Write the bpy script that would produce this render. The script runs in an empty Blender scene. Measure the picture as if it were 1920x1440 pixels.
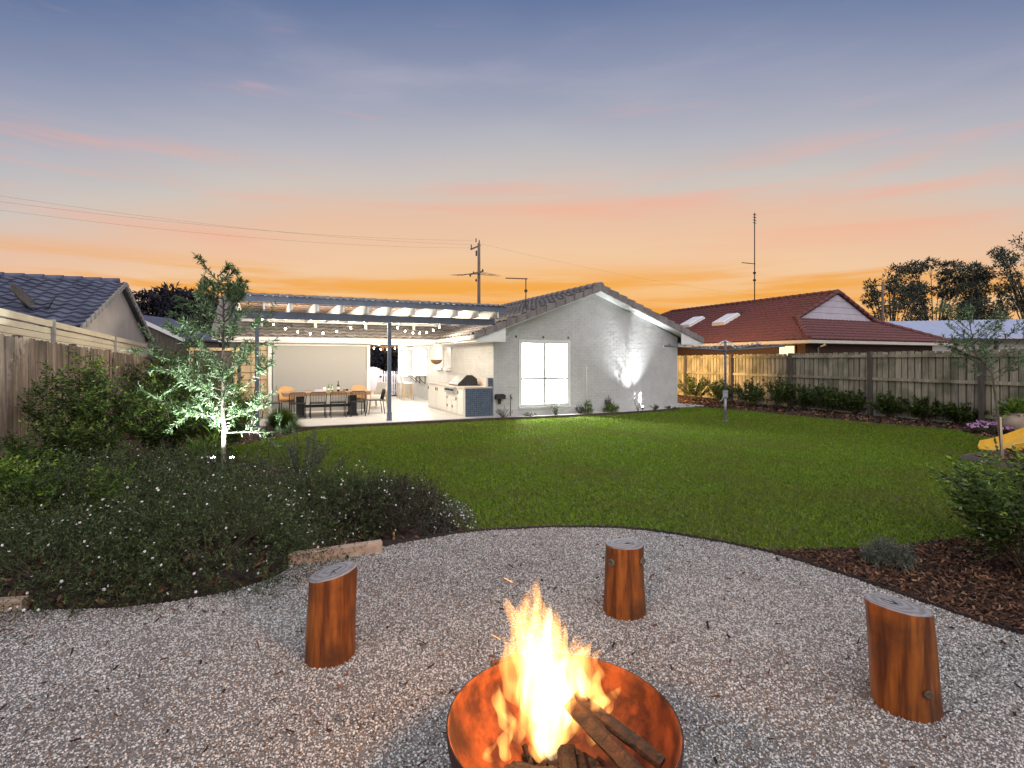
import bpy, bmesh, math, random
import numpy as np
from mathutils import Vector, Matrix, Euler

R = math.radians
PI = math.pi
scene = bpy.context.scene
COL = scene.collection

def lin(r, g, b):
    f = lambda c: ((c / 255.0) / 12.92 if c / 255.0 <= 0.04045 else (((c / 255.0) + 0.055) / 1.055) ** 2.4)
    return (f(r), f(g), f(b), 1.0)

# ------------------------------------------------------------------ camera
CAM_H = 1.7
F_PX = 1000.0      # focal length in pixels of a 1920 px wide picture
HOR = 675.0        # picture row of the horizon
cam_d = bpy.data.cameras.new('camera')
cam = bpy.data.objects.new('camera', cam_d)
COL.objects.link(cam)
cam.location = (0, 0, CAM_H)
cam.rotation_euler = (R(90), 0, 0)
cam_d.sensor_width = 36
cam_d.lens = 36 * F_PX / 1920
cam_d.shift_y = -(720 - HOR) / 1920
cam_d.clip_end = 3000
scene.camera = cam

# ------------------------------------------------------------------ world: dusk sky
world = bpy.data.worlds.new('World')
scene.world = world
world.use_nodes = True
wt = world.node_tree
wt.nodes.clear()
def wn(t, **k):
    n = wt.nodes.new(t)
    for a, b in k.items():
        setattr(n, a, b)
    return n
def wmath(op, a, b=None, c=None):
    n = wn('ShaderNodeMath', operation=op)
    for i, v in enumerate((a, b, c)):
        if v is None:
            continue
        if isinstance(v, (int, float)):
            n.inputs[i].default_value = v
        else:
            wt.links.new(v, n.inputs[i])
    return n.outputs[0]
def ramp_fill(r, stops, interp='LINEAR'):
    r.interpolation = interp
    while len(r.elements) > 1:
        r.elements.remove(r.elements[-1])
    r.elements[0].position, r.elements[0].color = stops[0]
    for p, c in stops[1:]:
        e = r.elements.new(p)
        e.color = c
tc = wn('ShaderNodeTexCoord')
sep = wn('ShaderNodeSeparateXYZ')
wt.links.new(tc.outputs['Generated'], sep.inputs[0])
sx, sy, sz = sep.outputs
hyp = wmath('SQRT', wmath('ADD', wmath('ADD', wmath('MULTIPLY', sx, sx), wmath('MULTIPLY', sy, sy)), 1e-5))
# the glow lies ahead (towards +y, a little right); away from it the sky turns blue sooner
caz = wmath('DIVIDE', wmath('ADD', wmath('MULTIPLY', sx, 0.04), sy), hyp)
away = wmath('SUBTRACT', 1.0, caz)
# slow wobble of the bands
mapw = wn('ShaderNodeMapping')
mapw.inputs['Scale'].default_value = (1.6, 1.6, 5.0)
wt.links.new(tc.outputs['Generated'], mapw.inputs[0])
nw = wn('ShaderNodeTexNoise')
nw.inputs['Scale'].default_value = 1.3
nw.inputs['Detail'].default_value = 3
wt.links.new(mapw.outputs[0], nw.inputs['Vector'])
wob = wmath('MULTIPLY', wmath('SUBTRACT', nw.outputs[0], 0.5), 0.07)
par = wmath('ADD', wmath('ADD', sz, wmath('MULTIPLY', away, 0.40)), wob)
rampn = wn('ShaderNodeValToRGB')
ramp_fill(rampn.color_ramp, [
    (0.0, lin(230, 152, 92)), (0.08, lin(243, 170, 90)), (0.135, lin(244, 192, 130)), (0.20, lin(238, 198, 160)),
    (0.265, lin(228, 190, 164)), (0.32, lin(204, 194, 186)), (0.385, lin(180, 180, 188)), (0.47, lin(146, 153, 177)),
    (0.57, lin(98, 117, 156)), (0.75, lin(66, 90, 140)), (1.0, lin(56, 78, 128))])
wt.links.new(par, rampn.inputs[0])
# thin streaks of cloud
def streak(scale, sc, lo, hi, seed):
    m = wn('ShaderNodeMapping')
    m.inputs['Scale'].default_value = scale
    m.inputs['Location'].default_value = (seed, seed * 0.7, seed * 1.3)
    m.inputs['Rotation'].default_value = (0, R(2.5), 0)
    wt.links.new(tc.outputs['Generated'], m.inputs[0])
    n = wn('ShaderNodeTexNoise')
    n.inputs['Scale'].default_value = sc
    n.inputs['Detail'].default_value = 6
    n.inputs['Roughness'].default_value = 0.55
    n.inputs['Distortion'].default_value = 0.25
    wt.links.new(m.outputs[0], n.inputs['Vector'])
    r = wn('ShaderNodeMapRange', interpolation_type='SMOOTHSTEP')
    r.inputs['From Min'].default_value = lo
    r.inputs['From Max'].default_value = hi
    wt.links.new(n.outputs[0], r.inputs['Value'])
    return r.outputs[0]
def band(a, b, c, d):
    r1 = wn('ShaderNodeMapRange', interpolation_type='SMOOTHSTEP')
    r1.inputs['From Min'].default_value = a; r1.inputs['From Max'].default_value = b
    r2 = wn('ShaderNodeMapRange', interpolation_type='SMOOTHSTEP')
    r2.inputs['From Min'].default_value = c; r2.inputs['From Max'].default_value = d
    wt.links.new(sz, r1.inputs['Value']); wt.links.new(sz, r2.inputs['Value'])
    return wmath('MULTIPLY', r1.outputs[0], wmath('SUBTRACT', 1.0, r2.outputs[0]))
def wmix(fac, base, col):
    m = wn('ShaderNodeMix', data_type='RGBA')
    wt.links.new(fac, m.inputs['Factor'])
    wt.links.new(base, m.inputs['A'])
    m.inputs['B'].default_value = col
    return m.outputs['Result']
c = rampn.outputs[0]
c = wmix(wmath('MULTIPLY', wmath('MULTIPLY', streak((1.2, 1.2, 15), 2.0, 0.46, 0.70, 3.1), band(0.15, 0.22, 0.30, 0.36)), 0.42), c, lin(246, 168, 142))
c = wmix(wmath('MULTIPLY', wmath('MULTIPLY', streak((1.0, 1.0, 15), 1.8, 0.45, 0.60, 7.7), band(0.04, 0.09, 0.13, 0.18)), 0.75), c, lin(240, 160, 40))
c = wmix(wmath('MULTIPLY', wmath('MULTIPLY', streak((1.4, 1.4, 12), 2.4, 0.60, 0.80, 12.3), band(0.30, 0.36, 0.46, 0.55)), 0.5), c, lin(214, 160, 165))
c = wmix(wmath('MULTIPLY', wmath('MULTIPLY', streak((1.2, 1.2, 7), 1.5, 0.45, 0.75, 21.9), band(0.26, 0.34, 0.60, 0.75)), 0.35), c, lin(190, 184, 196))
bg = wn('ShaderNodeBackground')
bg.inputs['Strength'].default_value = 0.49
wt.links.new(c, bg.inputs['Color'])
wo = wn('ShaderNodeOutputWorld')
wt.links.new(bg.outputs[0], wo.inputs['Surface'])

# ------------------------------------------------------------------ the one sun lamp: broad soft dusk light from above
sun_d = bpy.data.lights.new('sun', 'SUN')
sun_d.energy = 1.5
sun_d.angle = R(110)
sun_d.color = (1.0, 0.95, 0.89)
sun = bpy.data.objects.new('sun', sun_d)
COL.objects.link(sun)
sun.rotation_euler = (R(38), R(12), 0)

scene.view_settings.view_transform = 'Standard'
scene.view_settings.look = 'None'
scene.view_settings.exposure = 1.08
scene.view_settings.gamma = 1.0
scene.view_settings.use_curve_mapping = False
cy = scene.cycles
cy.max_bounces = 7
cy.diffuse_bounces = 3
cy.glossy_bounces = 3
cy.transmission_bounces = 4
cy.transparent_max_bounces = 8
cy.volume_bounces = 0
cy.caustics_reflective = False
cy.caustics_refractive = False
cy.sample_clamp_indirect = 4.0
cy.use_denoising = True
cy.use_adaptive_sampling = True
cy.adaptive_threshold = 0.02

# ================================================================== helpers
def tag(o, label=None, cat=None, group=None, kind=None):
    if label: o['label'] = label
    if cat: o['category'] = cat
    if group: o['group'] = group
    if kind: o['kind'] = kind
    return o

def thing(name, label, cat, loc=(0, 0, 0), rz=0.0, group=None):
    o = bpy.data.objects.new(name, None)
    o.empty_display_size = 0.1
    COL.objects.link(o)
    o.location = loc
    o.rotation_euler = (0, 0, rz)
    return tag(o, label, cat, group)

def link(name, me, mat=None, parent=None, kind=None, loc=None, rot=None):
    o = bpy.data.objects.new(name, me)
    COL.objects.link(o)
    if mat is not None and not me.materials:
        me.materials.append(mat)
    if parent: o.parent = parent
    if loc is not None: o.location = loc
    if rot is not None: o.rotation_euler = rot
    if kind: o['kind'] = kind
    return o

def copy_tree(o, parent=None):
    c_ = o.copy()
    COL.objects.link(c_)
    c_.parent = parent
    for ch in list(o.children):
        copy_tree(ch, c_)
    return c_

class MB:
    """collects simple shapes for ONE mesh"""
    def __init__(s):
        s.v = []; s.f = []; s.sm = []
    def add(s, vs, fs, smooth=False):
        n = len(s.v)
        s.v += [tuple(p) for p in vs]
        s.f += [tuple(i + n for i in f) for f in fs]
        s.sm += [smooth] * len(fs)
        return s
    def box(s, lo, hi, M=None):
        x0, y0, z0 = lo; x1, y1, z1 = hi
        vs = [Vector(p) for p in ((x0, y0, z0), (x1, y0, z0), (x1, y1, z0), (x0, y1, z0), (x0, y0, z1), (x1, y0, z1), (x1, y1, z1), (x0, y1, z1))]
        if M is not None: vs = [M @ p for p in vs]
        return s.add(vs, [(0, 3, 2, 1), (4, 5, 6, 7), (0, 1, 5, 4), (1, 2, 6, 5), (2, 3, 7, 6), (3, 0, 4, 7)])
    def bar(s, p, q, w, h, up=(0, 0, 1), taper=1.0):
        p = Vector(p); q = Vector(q); d = (q - p).normalized()
        up = Vector(up)
        if abs(d.dot(up)) > 0.98: up = Vector((0, 1, 0))
        a = d.cross(up).normalized(); b = a.cross(d).normalized()
        vs = []
        for e, k in ((p, 1.0), (q, taper)):
            for i, j in ((-1, -1), (1, -1), (1, 1), (-1, 1)):
                vs.append(e + a * (i * w / 2 * k) + b * (j * h / 2 * k))
        return s.add(vs, [(0, 3, 2, 1), (4, 5, 6, 7), (0, 1, 5, 4), (1, 2, 6, 5), (2, 3, 7, 6), (3, 0, 4, 7)])
    def tube(s, pts, r, n=8, r2=None, cap=True):
        pts = [Vector(p) for p in pts]
        m = len(pts)
        vs = []; fs = []
        ref = None
        for i, p in enumerate(pts):
            d = (pts[min(i + 1, m - 1)] - pts[max(i - 1, 0)])
            d = d.normalized() if d.length > 1e-9 else Vector((0, 0, 1))
            if ref is None:
                ref = Vector((0, 0, 1)) if abs(d.z) < 0.9 else Vector((1, 0, 0))
            a = d.cross(ref).normalized(); b = a.cross(d).normalized()
            ref = b
            k = i / max(1, m - 1)
            if isinstance(r, (list, tuple)): rr = r[i]
            else: rr = r if r2 is None else r + (r2 - r) * k
            for j in range(n):
                t = 2 * PI * j / n
                vs.append(p + a * (math.cos(t) * rr) + b * (math.sin(t) * rr))
        for i in range(m - 1):
            for j in range(n):
                j2 = (j + 1) % n
                fs.append((i * n + j, i * n + j2, (i + 1) * n + j2, (i + 1) * n + j))
        s.add(vs, fs, True)
        if cap:
            k0 = len(s.v) - len(vs)
            s.f.append(tuple(k0 + j for j in reversed(range(n)))); s.sm.append(False)
            s.f.append(tuple(k0 + (m - 1) * n + j for j in range(n))); s.sm.append(False)
        return s
    def lathe(s, prof, n=24, at=(0, 0, 0), cap=True):
        vs = []; fs = []
        for r, z in prof:
            for j in range(n):
                t = 2 * PI * j / n
                vs.append((at[0] + math.cos(t) * r, at[1] + math.sin(t) * r, at[2] + z))
        for i in range(len(prof) - 1):
            for j in range(n):
                j2 = (j + 1) % n
                fs.append((i * n + j, i * n + j2, (i + 1) * n + j2, (i + 1) * n + j))
        s.add(vs, fs, True)
        if cap:
            k0 = len(s.v) - len(vs)
            if prof[0][0] > 1e-4: s.f.append(tuple(k0 + j for j in reversed(range(n)))); s.sm.append(False)
            if prof[-1][0] > 1e-4: s.f.append(tuple(k0 + (len(prof) - 1) * n + j for j in range(n))); s.sm.append(False)
        return s
    def prism(s, poly, off):
        """polygon (3d points in order) pushed by the vector off"""
        n = len(poly); off = Vector(off)
        vs = [Vector(p) for p in poly] + [Vector(p) + off for p in poly]
        fs = [tuple(reversed(range(n))), tuple(range(n, 2 * n))]
        fs += [(i, (i + 1) % n, n + (i + 1) % n, n + i) for i in range(n)]
        return s.add(vs, fs)
    def mesh(s, name):
        me = bpy.data.meshes.new(name)
        me.from_pydata(s.v, [], s.f)
        me.polygons.foreach_set('use_smooth', s.sm)
        bm = bmesh.new(); bm.from_mesh(me)
        bmesh.ops.recalc_face_normals(bm, faces=bm.faces)
        bm.to_mesh(me); bm.free()
        me.update()
        return me
    def build(s, name, mat, parent=None, kind=None, loc=None, rot=None, bevel=0.0):
        o = link(name, s.mesh(name), mat, parent, kind, loc, rot)
        if bevel:
            m = o.modifiers.new('bevel', 'BEVEL'); m.width = bevel; m.segments = 2; m.limit_method = 'ANGLE'
        return o

def np_mesh(name, V, Fc, var=None, smooth=False):
    V = np.ascontiguousarray(V, dtype=np.float32); Fc = np.ascontiguousarray(Fc, dtype=np.int32)
    k = Fc.shape[1]
    me = bpy.data.meshes.new(name)
    me.vertices.add(len(V)); me.vertices.foreach_set('co', V.ravel())
    me.loops.add(Fc.size); me.loops.foreach_set('vertex_index', Fc.ravel())
    me.polygons.add(len(Fc)); me.polygons.foreach_set('loop_start', np.arange(0, Fc.size, k, dtype=np.int32))
    if smooth: me.polygons.foreach_set('use_smooth', np.ones(len(Fc), dtype=bool))
    me.update(calc_edges=True)
    if var is not None:
        a = me.attributes.new('var', 'FLOAT', 'POINT')
        a.data.foreach_set('value', np.ascontiguousarray(var, dtype=np.float32))
    return me

def unit(a):
    return a / np.maximum(np.linalg.norm(a, axis=-1, keepdims=True), 1e-9)

def leaf_mesh(name, P, D, L, W, rng, var=None, bend=0.15):
    """one folded blade per leaf: 5 points, two quads would be heavier, so a kite with a raised middle"""
    n = len(P)
    D = unit(D)
    N = unit(rng.normal(size=(n, 3)) * 0.6 + np.array([0, 0, 1.0]))
    S = unit(np.cross(D, N))
    U = unit(np.cross(S, D))
    L = np.broadcast_to(np.asarray(L, float), (n,))[:, None]; W = np.broadcast_to(np.asarray(W, float), (n,))[:, None]
    mid = P + D * L * 0.45 + U * L * bend * 0.5
    V = np.stack([P, mid + S * W / 2, P + D * L - U * L * bend * 0.4, mid - S * W / 2], 1).reshape(-1, 3)
    Fc = np.arange(n * 4).reshape(n, 4)
    if var is None: var = rng.random(n)
    return np_mesh(name, V, Fc, np.repeat(var, 4))

def in_poly(poly, pts):
    poly = np.asarray(poly, float)
    x, y = pts[:, 0], pts[:, 1]
    res = np.zeros(len(pts), bool)
    j = len(poly) - 1
    for i in range(len(poly)):
        xi, yi = poly[i]; xj, yj = poly[j]
        cnd = ((yi > y) != (yj > y))
        with np.errstate(divide='ignore', invalid='ignore'):
            xx = (xj - xi) * (y - yi) / (yj - yi + 1e-12) + xi
        res ^= cnd & (x < xx)
        j = i
    return res

def G(u, v, z=0.0):
    """ground point seen at picture position u, v (survey of the photograph)"""
    d = (CAM_H - z) * F_PX / (v - HOR)
    return ((u - 960) / F_PX * d, d, z)
def PD(u, v, d):
    return ((u - 960) / F_PX * d, d, CAM_H - (v - HOR) / F_PX * d)

# ------------------------------------------------------------------ materials
def mat(name, c1, c2=None, scale=5.0, stretch=(1, 1, 1), rough=0.6, bump=0.0, bscale=None, metal=0.0, rnd=0.0,
        lo=0.35, hi=0.65, detail=5, spec=0.4, coat=0.0, c3=None, scale3=1.0, f3=0.5, coords='pos', hrnd=0.0):
    m = bpy.data.materials.new(name)
    m.use_nodes = True
    t = m.node_tree
    b = t.nodes['Principled BSDF']
    b.inputs['Roughness'].default_value = rough
    b.inputs['Metallic'].default_value = metal
    b.inputs['Specular IOR Level'].default_value = spec
    b.inputs['Coat Weight'].default_value = coat
    c1 = tuple(c1[:3]) + (1,)
    if c2 is None: c2 = tuple(x * 0.8 for x in c1[:3])
    c2 = tuple(c2[:3]) + (1,)
    if coords == 'pos':
        src = t.nodes.new('ShaderNodeNewGeometry').outputs['Position']
    else:
        src = t.nodes.new('ShaderNodeTexCoord').outputs['Object']
    mp = t.nodes.new('ShaderNodeMapping')
    mp.inputs['Scale'].default_value = stretch
    t.links.new(src, mp.inputs[0])
    n = t.nodes.new('ShaderNodeTexNoise')
    n.inputs['Scale'].default_value = scale
    n.inputs['Detail'].default_value = detail
    n.inputs['Roughness'].default_value = 0.6
    t.links.new(mp.outputs[0], n.inputs['Vector'])
    r = t.nodes.new('ShaderNodeValToRGB')
    ramp_fill(r.color_ramp, [(lo, c1), (hi, c2)])
    t.links.new(n.outputs[0], r.inputs[0])
    col = r.outputs[0]
    if c3 is not None:
        n3 = t.nodes.new('ShaderNodeTexNoise')
        n3.inputs['Scale'].default_value = scale3
        n3.inputs['Detail'].default_value = 4
        t.links.new(src, n3.inputs['Vector'])
        mr = t.nodes.new('ShaderNodeMapRange')
        mr.inputs['From Min'].default_value = 0.45; mr.inputs['From Max'].default_value = 0.68
        mr.inputs['To Max'].default_value = f3
        t.links.new(n3.outputs[0], mr.inputs['Value'])
        mx = t.nodes.new('ShaderNodeMix'); mx.data_type = 'RGBA'
        t.links.new(mr.outputs[0], mx.inputs['Factor'])
        t.links.new(col, mx.inputs['A'])
        mx.inputs['B'].default_value = tuple(c3[:3]) + (1,)
        col = mx.outputs['Result']
    if rnd or hrnd:
        oi = t.nodes.new('ShaderNodeObjectInfo')
        hs = t.nodes.new('ShaderNodeHueSaturation')
        mr = t.nodes.new('ShaderNodeMapRange')
        mr.inputs['To Min'].default_value = 1 - rnd; mr.inputs['To Max'].default_value = 1 + rnd
        t.links.new(oi.outputs['Random'], mr.inputs['Value'])
        t.links.new(mr.outputs[0], hs.inputs['Value'])
        if hrnd:
            mh = t.nodes.new('ShaderNodeMapRange')
            mh.inputs['To Min'].default_value = 0.5 - hrnd; mh.inputs['To Max'].default_value = 0.5 + hrnd
            wnz = t.nodes.new('ShaderNodeTexWhiteNoise'); wnz.noise_dimensions = '1D'
            t.links.new(oi.outputs['Random'], wnz.inputs['W'])
            t.links.new(wnz.outputs['Value'], mh.inputs['Value'])
            t.links.new(mh.outputs[0], hs.inputs['Hue'])
        t.links.new(col, hs.inputs['Color'])
        col = hs.outputs[0]
    t.links.new(col, b.inputs['Base Color'])
    if bump:
        nb = n
        if bscale:
            nb = t.nodes.new('ShaderNodeTexNoise')
            nb.inputs['Scale'].default_value = bscale
            nb.inputs['Detail'].default_value = 5
            t.links.new(mp.outputs[0], nb.inputs['Vector'])
        bp = t.nodes.new('ShaderNodeBump')
        bp.inputs['Strength'].default_value = 1.0
        bp.inputs['Distance'].default_value = bump
        t.links.new(nb.outputs[0], bp.inputs['Height'])
        t.links.new(bp.outputs[0], b.inputs['Normal'])
    return m

def var_mat(name, stops, rough=0.6, transl=0.0, patch=None, patch_scale=0.6, spec=0.3, rnd=0.0):
    """colour from the per-leaf (per-stone, per-blade) attribute"""
    m = bpy.data.materials.new(name)
    m.use_nodes = True
    t = m.node_tree
    b = t.nodes['Principled BSDF']
    b.inputs['Roughness'].default_value = rough
    b.inputs['Specular IOR Level'].default_value = spec
    a = t.nodes.new('ShaderNodeAttribute'); a.attribute_name = 'var'
    r = t.nodes.new('ShaderNodeValToRGB')
    ramp_fill(r.color_ramp, [(p, tuple(c_[:3]) + (1,)) for p, c_ in stops])
    t.links.new(a.outputs['Fac'], r.inputs[0])
    col = r.outputs[0]
    if patch is not None:
        g = t.nodes.new('ShaderNodeNewGeometry')
        n = t.nodes.new('ShaderNodeTexNoise')
        n.inputs['Scale'].default_value = patch_scale
        n.inputs['Detail'].default_value = 4
        t.links.new(g.outputs['Position'], n.inputs['Vector'])
        mr = t.nodes.new('ShaderNodeMapRange')
        mr.inputs['From Min'].default_value = 0.45; mr.inputs['From Max'].default_value = 0.7
        mr.inputs['To Max'].default_value = 0.8
        t.links.new(n.outputs[0], mr.inputs['Value'])
        mx = t.nodes.new('ShaderNodeMix'); mx.data_type = 'RGBA'
        t.links.new(mr.outputs[0], mx.inputs['Factor'])
        t.links.new(col, mx.inputs['A'])
        mx.inputs['B'].default_value = tuple(patch[:3]) + (1,)
        col = mx.outputs['Result']
    t.links.new(col, b.inputs['Base Color'])
    if transl:
        tr = t.nodes.new('ShaderNodeBsdfTranslucent')
        t.links.new(col, tr.inputs['Color'])
        ms = t.nodes.new('ShaderNodeMixShader')
        ms.inputs[0].default_value = transl
        t.links.new(b.outputs[0], ms.inputs[1]); t.links.new(tr.outputs[0], ms.inputs[2])
        t.links.new(ms.outputs[0], t.nodes['Material Output'].inputs['Surface'])
    return m

def emit(name, color, strength):
    m = bpy.data.materials.new(name)
    m.use_nodes = True
    t = m.node_tree
    t.nodes.clear()
    e = t.nodes.new('ShaderNodeEmission')
    e.inputs[0].default_value = tuple(color[:3]) + (1,)
    e.inputs[1].default_value = strength
    o = t.nodes.new('ShaderNodeOutputMaterial')
    t.links.new(e.outputs[0], o.inputs[0])
    return m

def glass(name, tint=(0.9, 0.95, 1.0), gloss=0.1):
    m = bpy.data.materials.new(name)
    m.use_nodes = True
    t = m.node_tree
    t.nodes.clear()
    tr = t.nodes.new('ShaderNodeBsdfTransparent'); tr.inputs[0].default_value = tuple(tint) + (1,)
    gl = t.nodes.new('ShaderNodeBsdfGlossy'); gl.inputs['Roughness'].default_value = 0.02
    ms = t.nodes.new('ShaderNodeMixShader'); ms.inputs[0].default_value = gloss
    o = t.nodes.new('ShaderNodeOutputMaterial')
    t.links.new(tr.outputs[0], ms.inputs[1]); t.links.new(gl.outputs[0], ms.inputs[2]); t.links.new(ms.outputs[0], o.inputs[0])
    return m

def flame_mat(name, color, strength, sc=15.0, low=0.15, step=0.35):
    m = bpy.data.materials.new(name)
    m.use_nodes = True
    t = m.node_tree
    t.nodes.clear()
    g = t.nodes.new('ShaderNodeNewGeometry')
    mp = t.nodes.new('ShaderNodeMapping'); mp.inputs['Scale'].default_value = (1.5, 1.5, 0.28)
    n = t.nodes.new('ShaderNodeTexNoise'); n.inputs['Scale'].default_value = sc; n.inputs['Detail'].default_value = 2; n.inputs['Distortion'].default_value = 0.8
    mr = t.nodes.new('ShaderNodeMapRange'); mr.interpolation_type = 'SMOOTHSTEP'
    mr.inputs['From Min'].default_value = 0.38; mr.inputs['From Max'].default_value = 0.64
    mr.inputs['To Min'].default_value = low * strength; mr.inputs['To Max'].default_value = strength
    e = t.nodes.new('ShaderNodeEmission'); e.inputs[0].default_value = tuple(color) + (1,)
    o = t.nodes.new('ShaderNodeOutputMaterial')
    t.links.new(g.outputs['Position'], mp.inputs[0]); t.links.new(mp.outputs[0], n.inputs['Vector'])
    t.links.new(n.outputs[0], mr.inputs['Value']); t.links.new(mr.outputs[0], e.inputs[1])
    t.links.new(e.outputs[0], o.inputs['Volume'])
    m.cycles.volume_step_rate = step
    return m

M = {}
M['soil'] = mat('soil', (0.055, 0.036, 0.024), (0.02, 0.013, 0.009), scale=18, rough=0.95, bump=0.03)
M['far_ground'] = mat('far_ground', (0.05, 0.06, 0.03), (0.07, 0.06, 0.04), scale=2, rough=0.95)
M['turf'] = mat('turf', (0.05, 0.062, 0.012), (0.07, 0.075, 0.02), scale=30, rough=0.95, bump=0.02, c3=(0.055, 0.045, 0.02), scale3=0.8, f3=0.6)
M['gravel_bed'] = mat('gravel_bed', (0.30, 0.28, 0.265), (0.12, 0.105, 0.095), scale=110, rough=0.95, bump=0.01)
M['concrete'] = mat('concrete', (0.52, 0.50, 0.48), (0.44, 0.42, 0.40), scale=3, rough=0.75, bump=0.002, bscale=60)
M['tile_floor'] = mat('tile_floor', (0.46, 0.44, 0.42), (0.40, 0.385, 0.37), scale=2.5, rough=0.5)
M['white_wall'] = mat('white_wall', (0.53, 0.52, 0.505), (0.47, 0.46, 0.445), scale=4, rough=0.65, bump=0.004, bscale=40)
M['plaster'] = mat('plaster', (0.80, 0.80, 0.79), (0.76, 0.76, 0.75), scale=3, rough=0.8)
M['white_paint'] = mat('white_paint', (0.78, 0.77, 0.74), (0.72, 0.71, 0.68), scale=6, rough=0.45)
M['warm_lit_paint'] = mat('warm_lit_paint', (0.84, 0.74, 0.53), (0.78, 0.68, 0.48), scale=3, rough=0.5)  # warm light on the pale slats, put into their colour
M['blue_steel'] = mat('blue_steel', (0.14, 0.165, 0.22), (0.11, 0.13, 0.175), scale=5, rough=0.45)
M['tile_grey'] = mat('tile_grey', (0.25, 0.225, 0.21), (0.15, 0.135, 0.13), scale=12, rough=0.7, bump=0.004, rnd=0.18, c3=(0.24, 0.22, 0.20), scale3=2.2, f3=0.5)
M['tile_slate'] = mat('tile_slate', (0.085, 0.095, 0.145), (0.055, 0.06, 0.10), scale=10, rough=0.55, rnd=0.22, bump=0.003, c3=(0.13, 0.14, 0.18), scale3=1.8, f3=0.4)
M['barge'] = mat('barge', (0.25, 0.22, 0.21), (0.16, 0.14, 0.13), scale=9, rough=0.75, bump=0.004, rnd=0.12)
M['verge_pale'] = mat('verge_pale', (0.42, 0.40, 0.38), (0.30, 0.29, 0.28), scale=8, rough=0.8)
M['render_beige'] = mat('render_beige', (0.62, 0.56, 0.50), (0.54, 0.49, 0.435), scale=1.5, rough=0.85, bump=0.003, bscale=50)
M['red_tile'] = mat('red_tile', (0.165, 0.058, 0.057), (0.10, 0.034, 0.034), scale=9, rough=0.7, c3=(0.10, 0.05, 0.04), scale3=1.1, f3=0.7, bump=0.004, rnd=0.15)
M['red_brick'] = mat('red_brick', (0.10, 0.055, 0.04), (0.06, 0.035, 0.03), scale=14, rough=0.9)
M['paling_old'] = mat('paling_old', (0.40, 0.30, 0.215), (0.18, 0.132, 0.095), scale=3.0, stretch=(9, 9, 0.5), rough=0.9, bump=0.006, rnd=0.30, hrnd=0.012, c3=(0.07, 0.06, 0.045), scale3=1.4, f3=0.6, lo=0.38, hi=0.66)
M['paling_grey'] = mat('paling_grey', (0.43, 0.38, 0.275), (0.25, 0.22, 0.155), scale=3.0, stretch=(8, 8, 0.6), rough=0.9, bump=0.006, rnd=0.25, c3=(0.09, 0.10, 0.05), scale3=2.0, f3=0.7)
M['post_grey'] = mat('post_grey', (0.13, 0.11, 0.09), (0.07, 0.06, 0.05), scale=3, stretch=(8, 8, 0.6), rough=0.9, bump=0.005)
M['sleeper'] = mat('sleeper', (0.55, 0.40, 0.31), (0.38, 0.27, 0.20), scale=5, stretch=(1, 6, 6), rough=0.85, bump=0.004, c3=(0.2, 0.14, 0.1), scale3=3, f3=0.5)
M['dark_timber'] = mat('dark_timber', (0.10, 0.07, 0.05), (0.05, 0.035, 0.025), scale=6, rough=0.85, bump=0.004)
M['edge_steel'] = mat('edge_steel', (0.05, 0.035, 0.03), (0.025, 0.018, 0.016), scale=20, rough=0.8)
M['log_side'] = mat('log_side', (0.34, 0.105, 0.017), (0.10, 0.026, 0.006), scale=4.5, stretch=(6, 6, 0.45), rough=0.5, bump=0.008, spec=0.3, coat=0.0, c3=(0.06, 0.022, 0.010), scale3=5, f3=0.85, coords='obj')
M['rust'] = mat('rust', (0.20, 0.05, 0.012), (0.055, 0.011, 0.003), scale=11, lo=0.40, hi=0.62, rough=0.8, bump=0.002, bscale=80, c3=(0.022, 0.009, 0.005), scale3=4.5, f3=0.9)
M['rust_dark'] = mat('rust_dark', (0.07, 0.03, 0.02), (0.03, 0.015, 0.012), scale=9, rough=0.85)
M['char'] = mat('char', (0.055, 0.022, 0.010), (0.012, 0.007, 0.005), scale=4, stretch=(6, 6, 6), rough=0.85, bump=0.012, c3=(0.012, 0.01, 0.01), scale3=7, f3=0.9)
M['black_metal'] = mat('black_metal', (0.02, 0.02, 0.022), (0.03, 0.03, 0.03), scale=8, rough=0.45)
M['galv'] = mat('galv', (0.36, 0.37, 0.38), (0.26, 0.27, 0.28), scale=9, rough=0.4, metal=0.6)
M['bark'] = mat('bark', (0.17, 0.14, 0.11), (0.08, 0.065, 0.05), scale=8, stretch=(3, 3, 0.7), rough=0.9, bump=0.006)
M['stem'] = mat('stem', (0.12, 0.10, 0.06), (0.07, 0.06, 0.04), scale=9, rough=0.85)
M['table_wood'] = mat('table_wood', (0.36, 0.22, 0.12), (0.26, 0.15, 0.08), scale=5, stretch=(1, 8, 8), rough=0.5)
M['tan_leather'] = mat('tan_leather', (0.50, 0.29, 0.13), (0.42, 0.24, 0.10), scale=6, rough=0.5)
M['pale_wood'] = mat('pale_wood', (0.62, 0.46, 0.28), (0.52, 0.38, 0.22), scale=5, rough=0.5)
M['cushion'] = mat('cushion', (0.80, 0.78, 0.74), (0.72, 0.70, 0.66), scale=12, rough=0.9)
M['blind'] = mat('blind', (0.36, 0.35, 0.335), (0.33, 0.32, 0.305), scale=120, rough=0.85)
M['cabinet'] = mat('cabinet', (0.74, 0.71, 0.66), (0.70, 0.67, 0.62), scale=4, rough=0.45)
M['counter'] = mat('counter', (0.66, 0.56, 0.49), (0.60, 0.50, 0.44), scale=14, rough=0.3)
M['mosaic'] = mat('mosaic', (0.085, 0.115, 0.17), (0.06, 0.085, 0.13), scale=20, rough=0.3, rnd=0.25)
M['grout'] = mat('grout', (0.30, 0.32, 0.35), (0.25, 0.27, 0.30), scale=20, rough=0.8)
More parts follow.
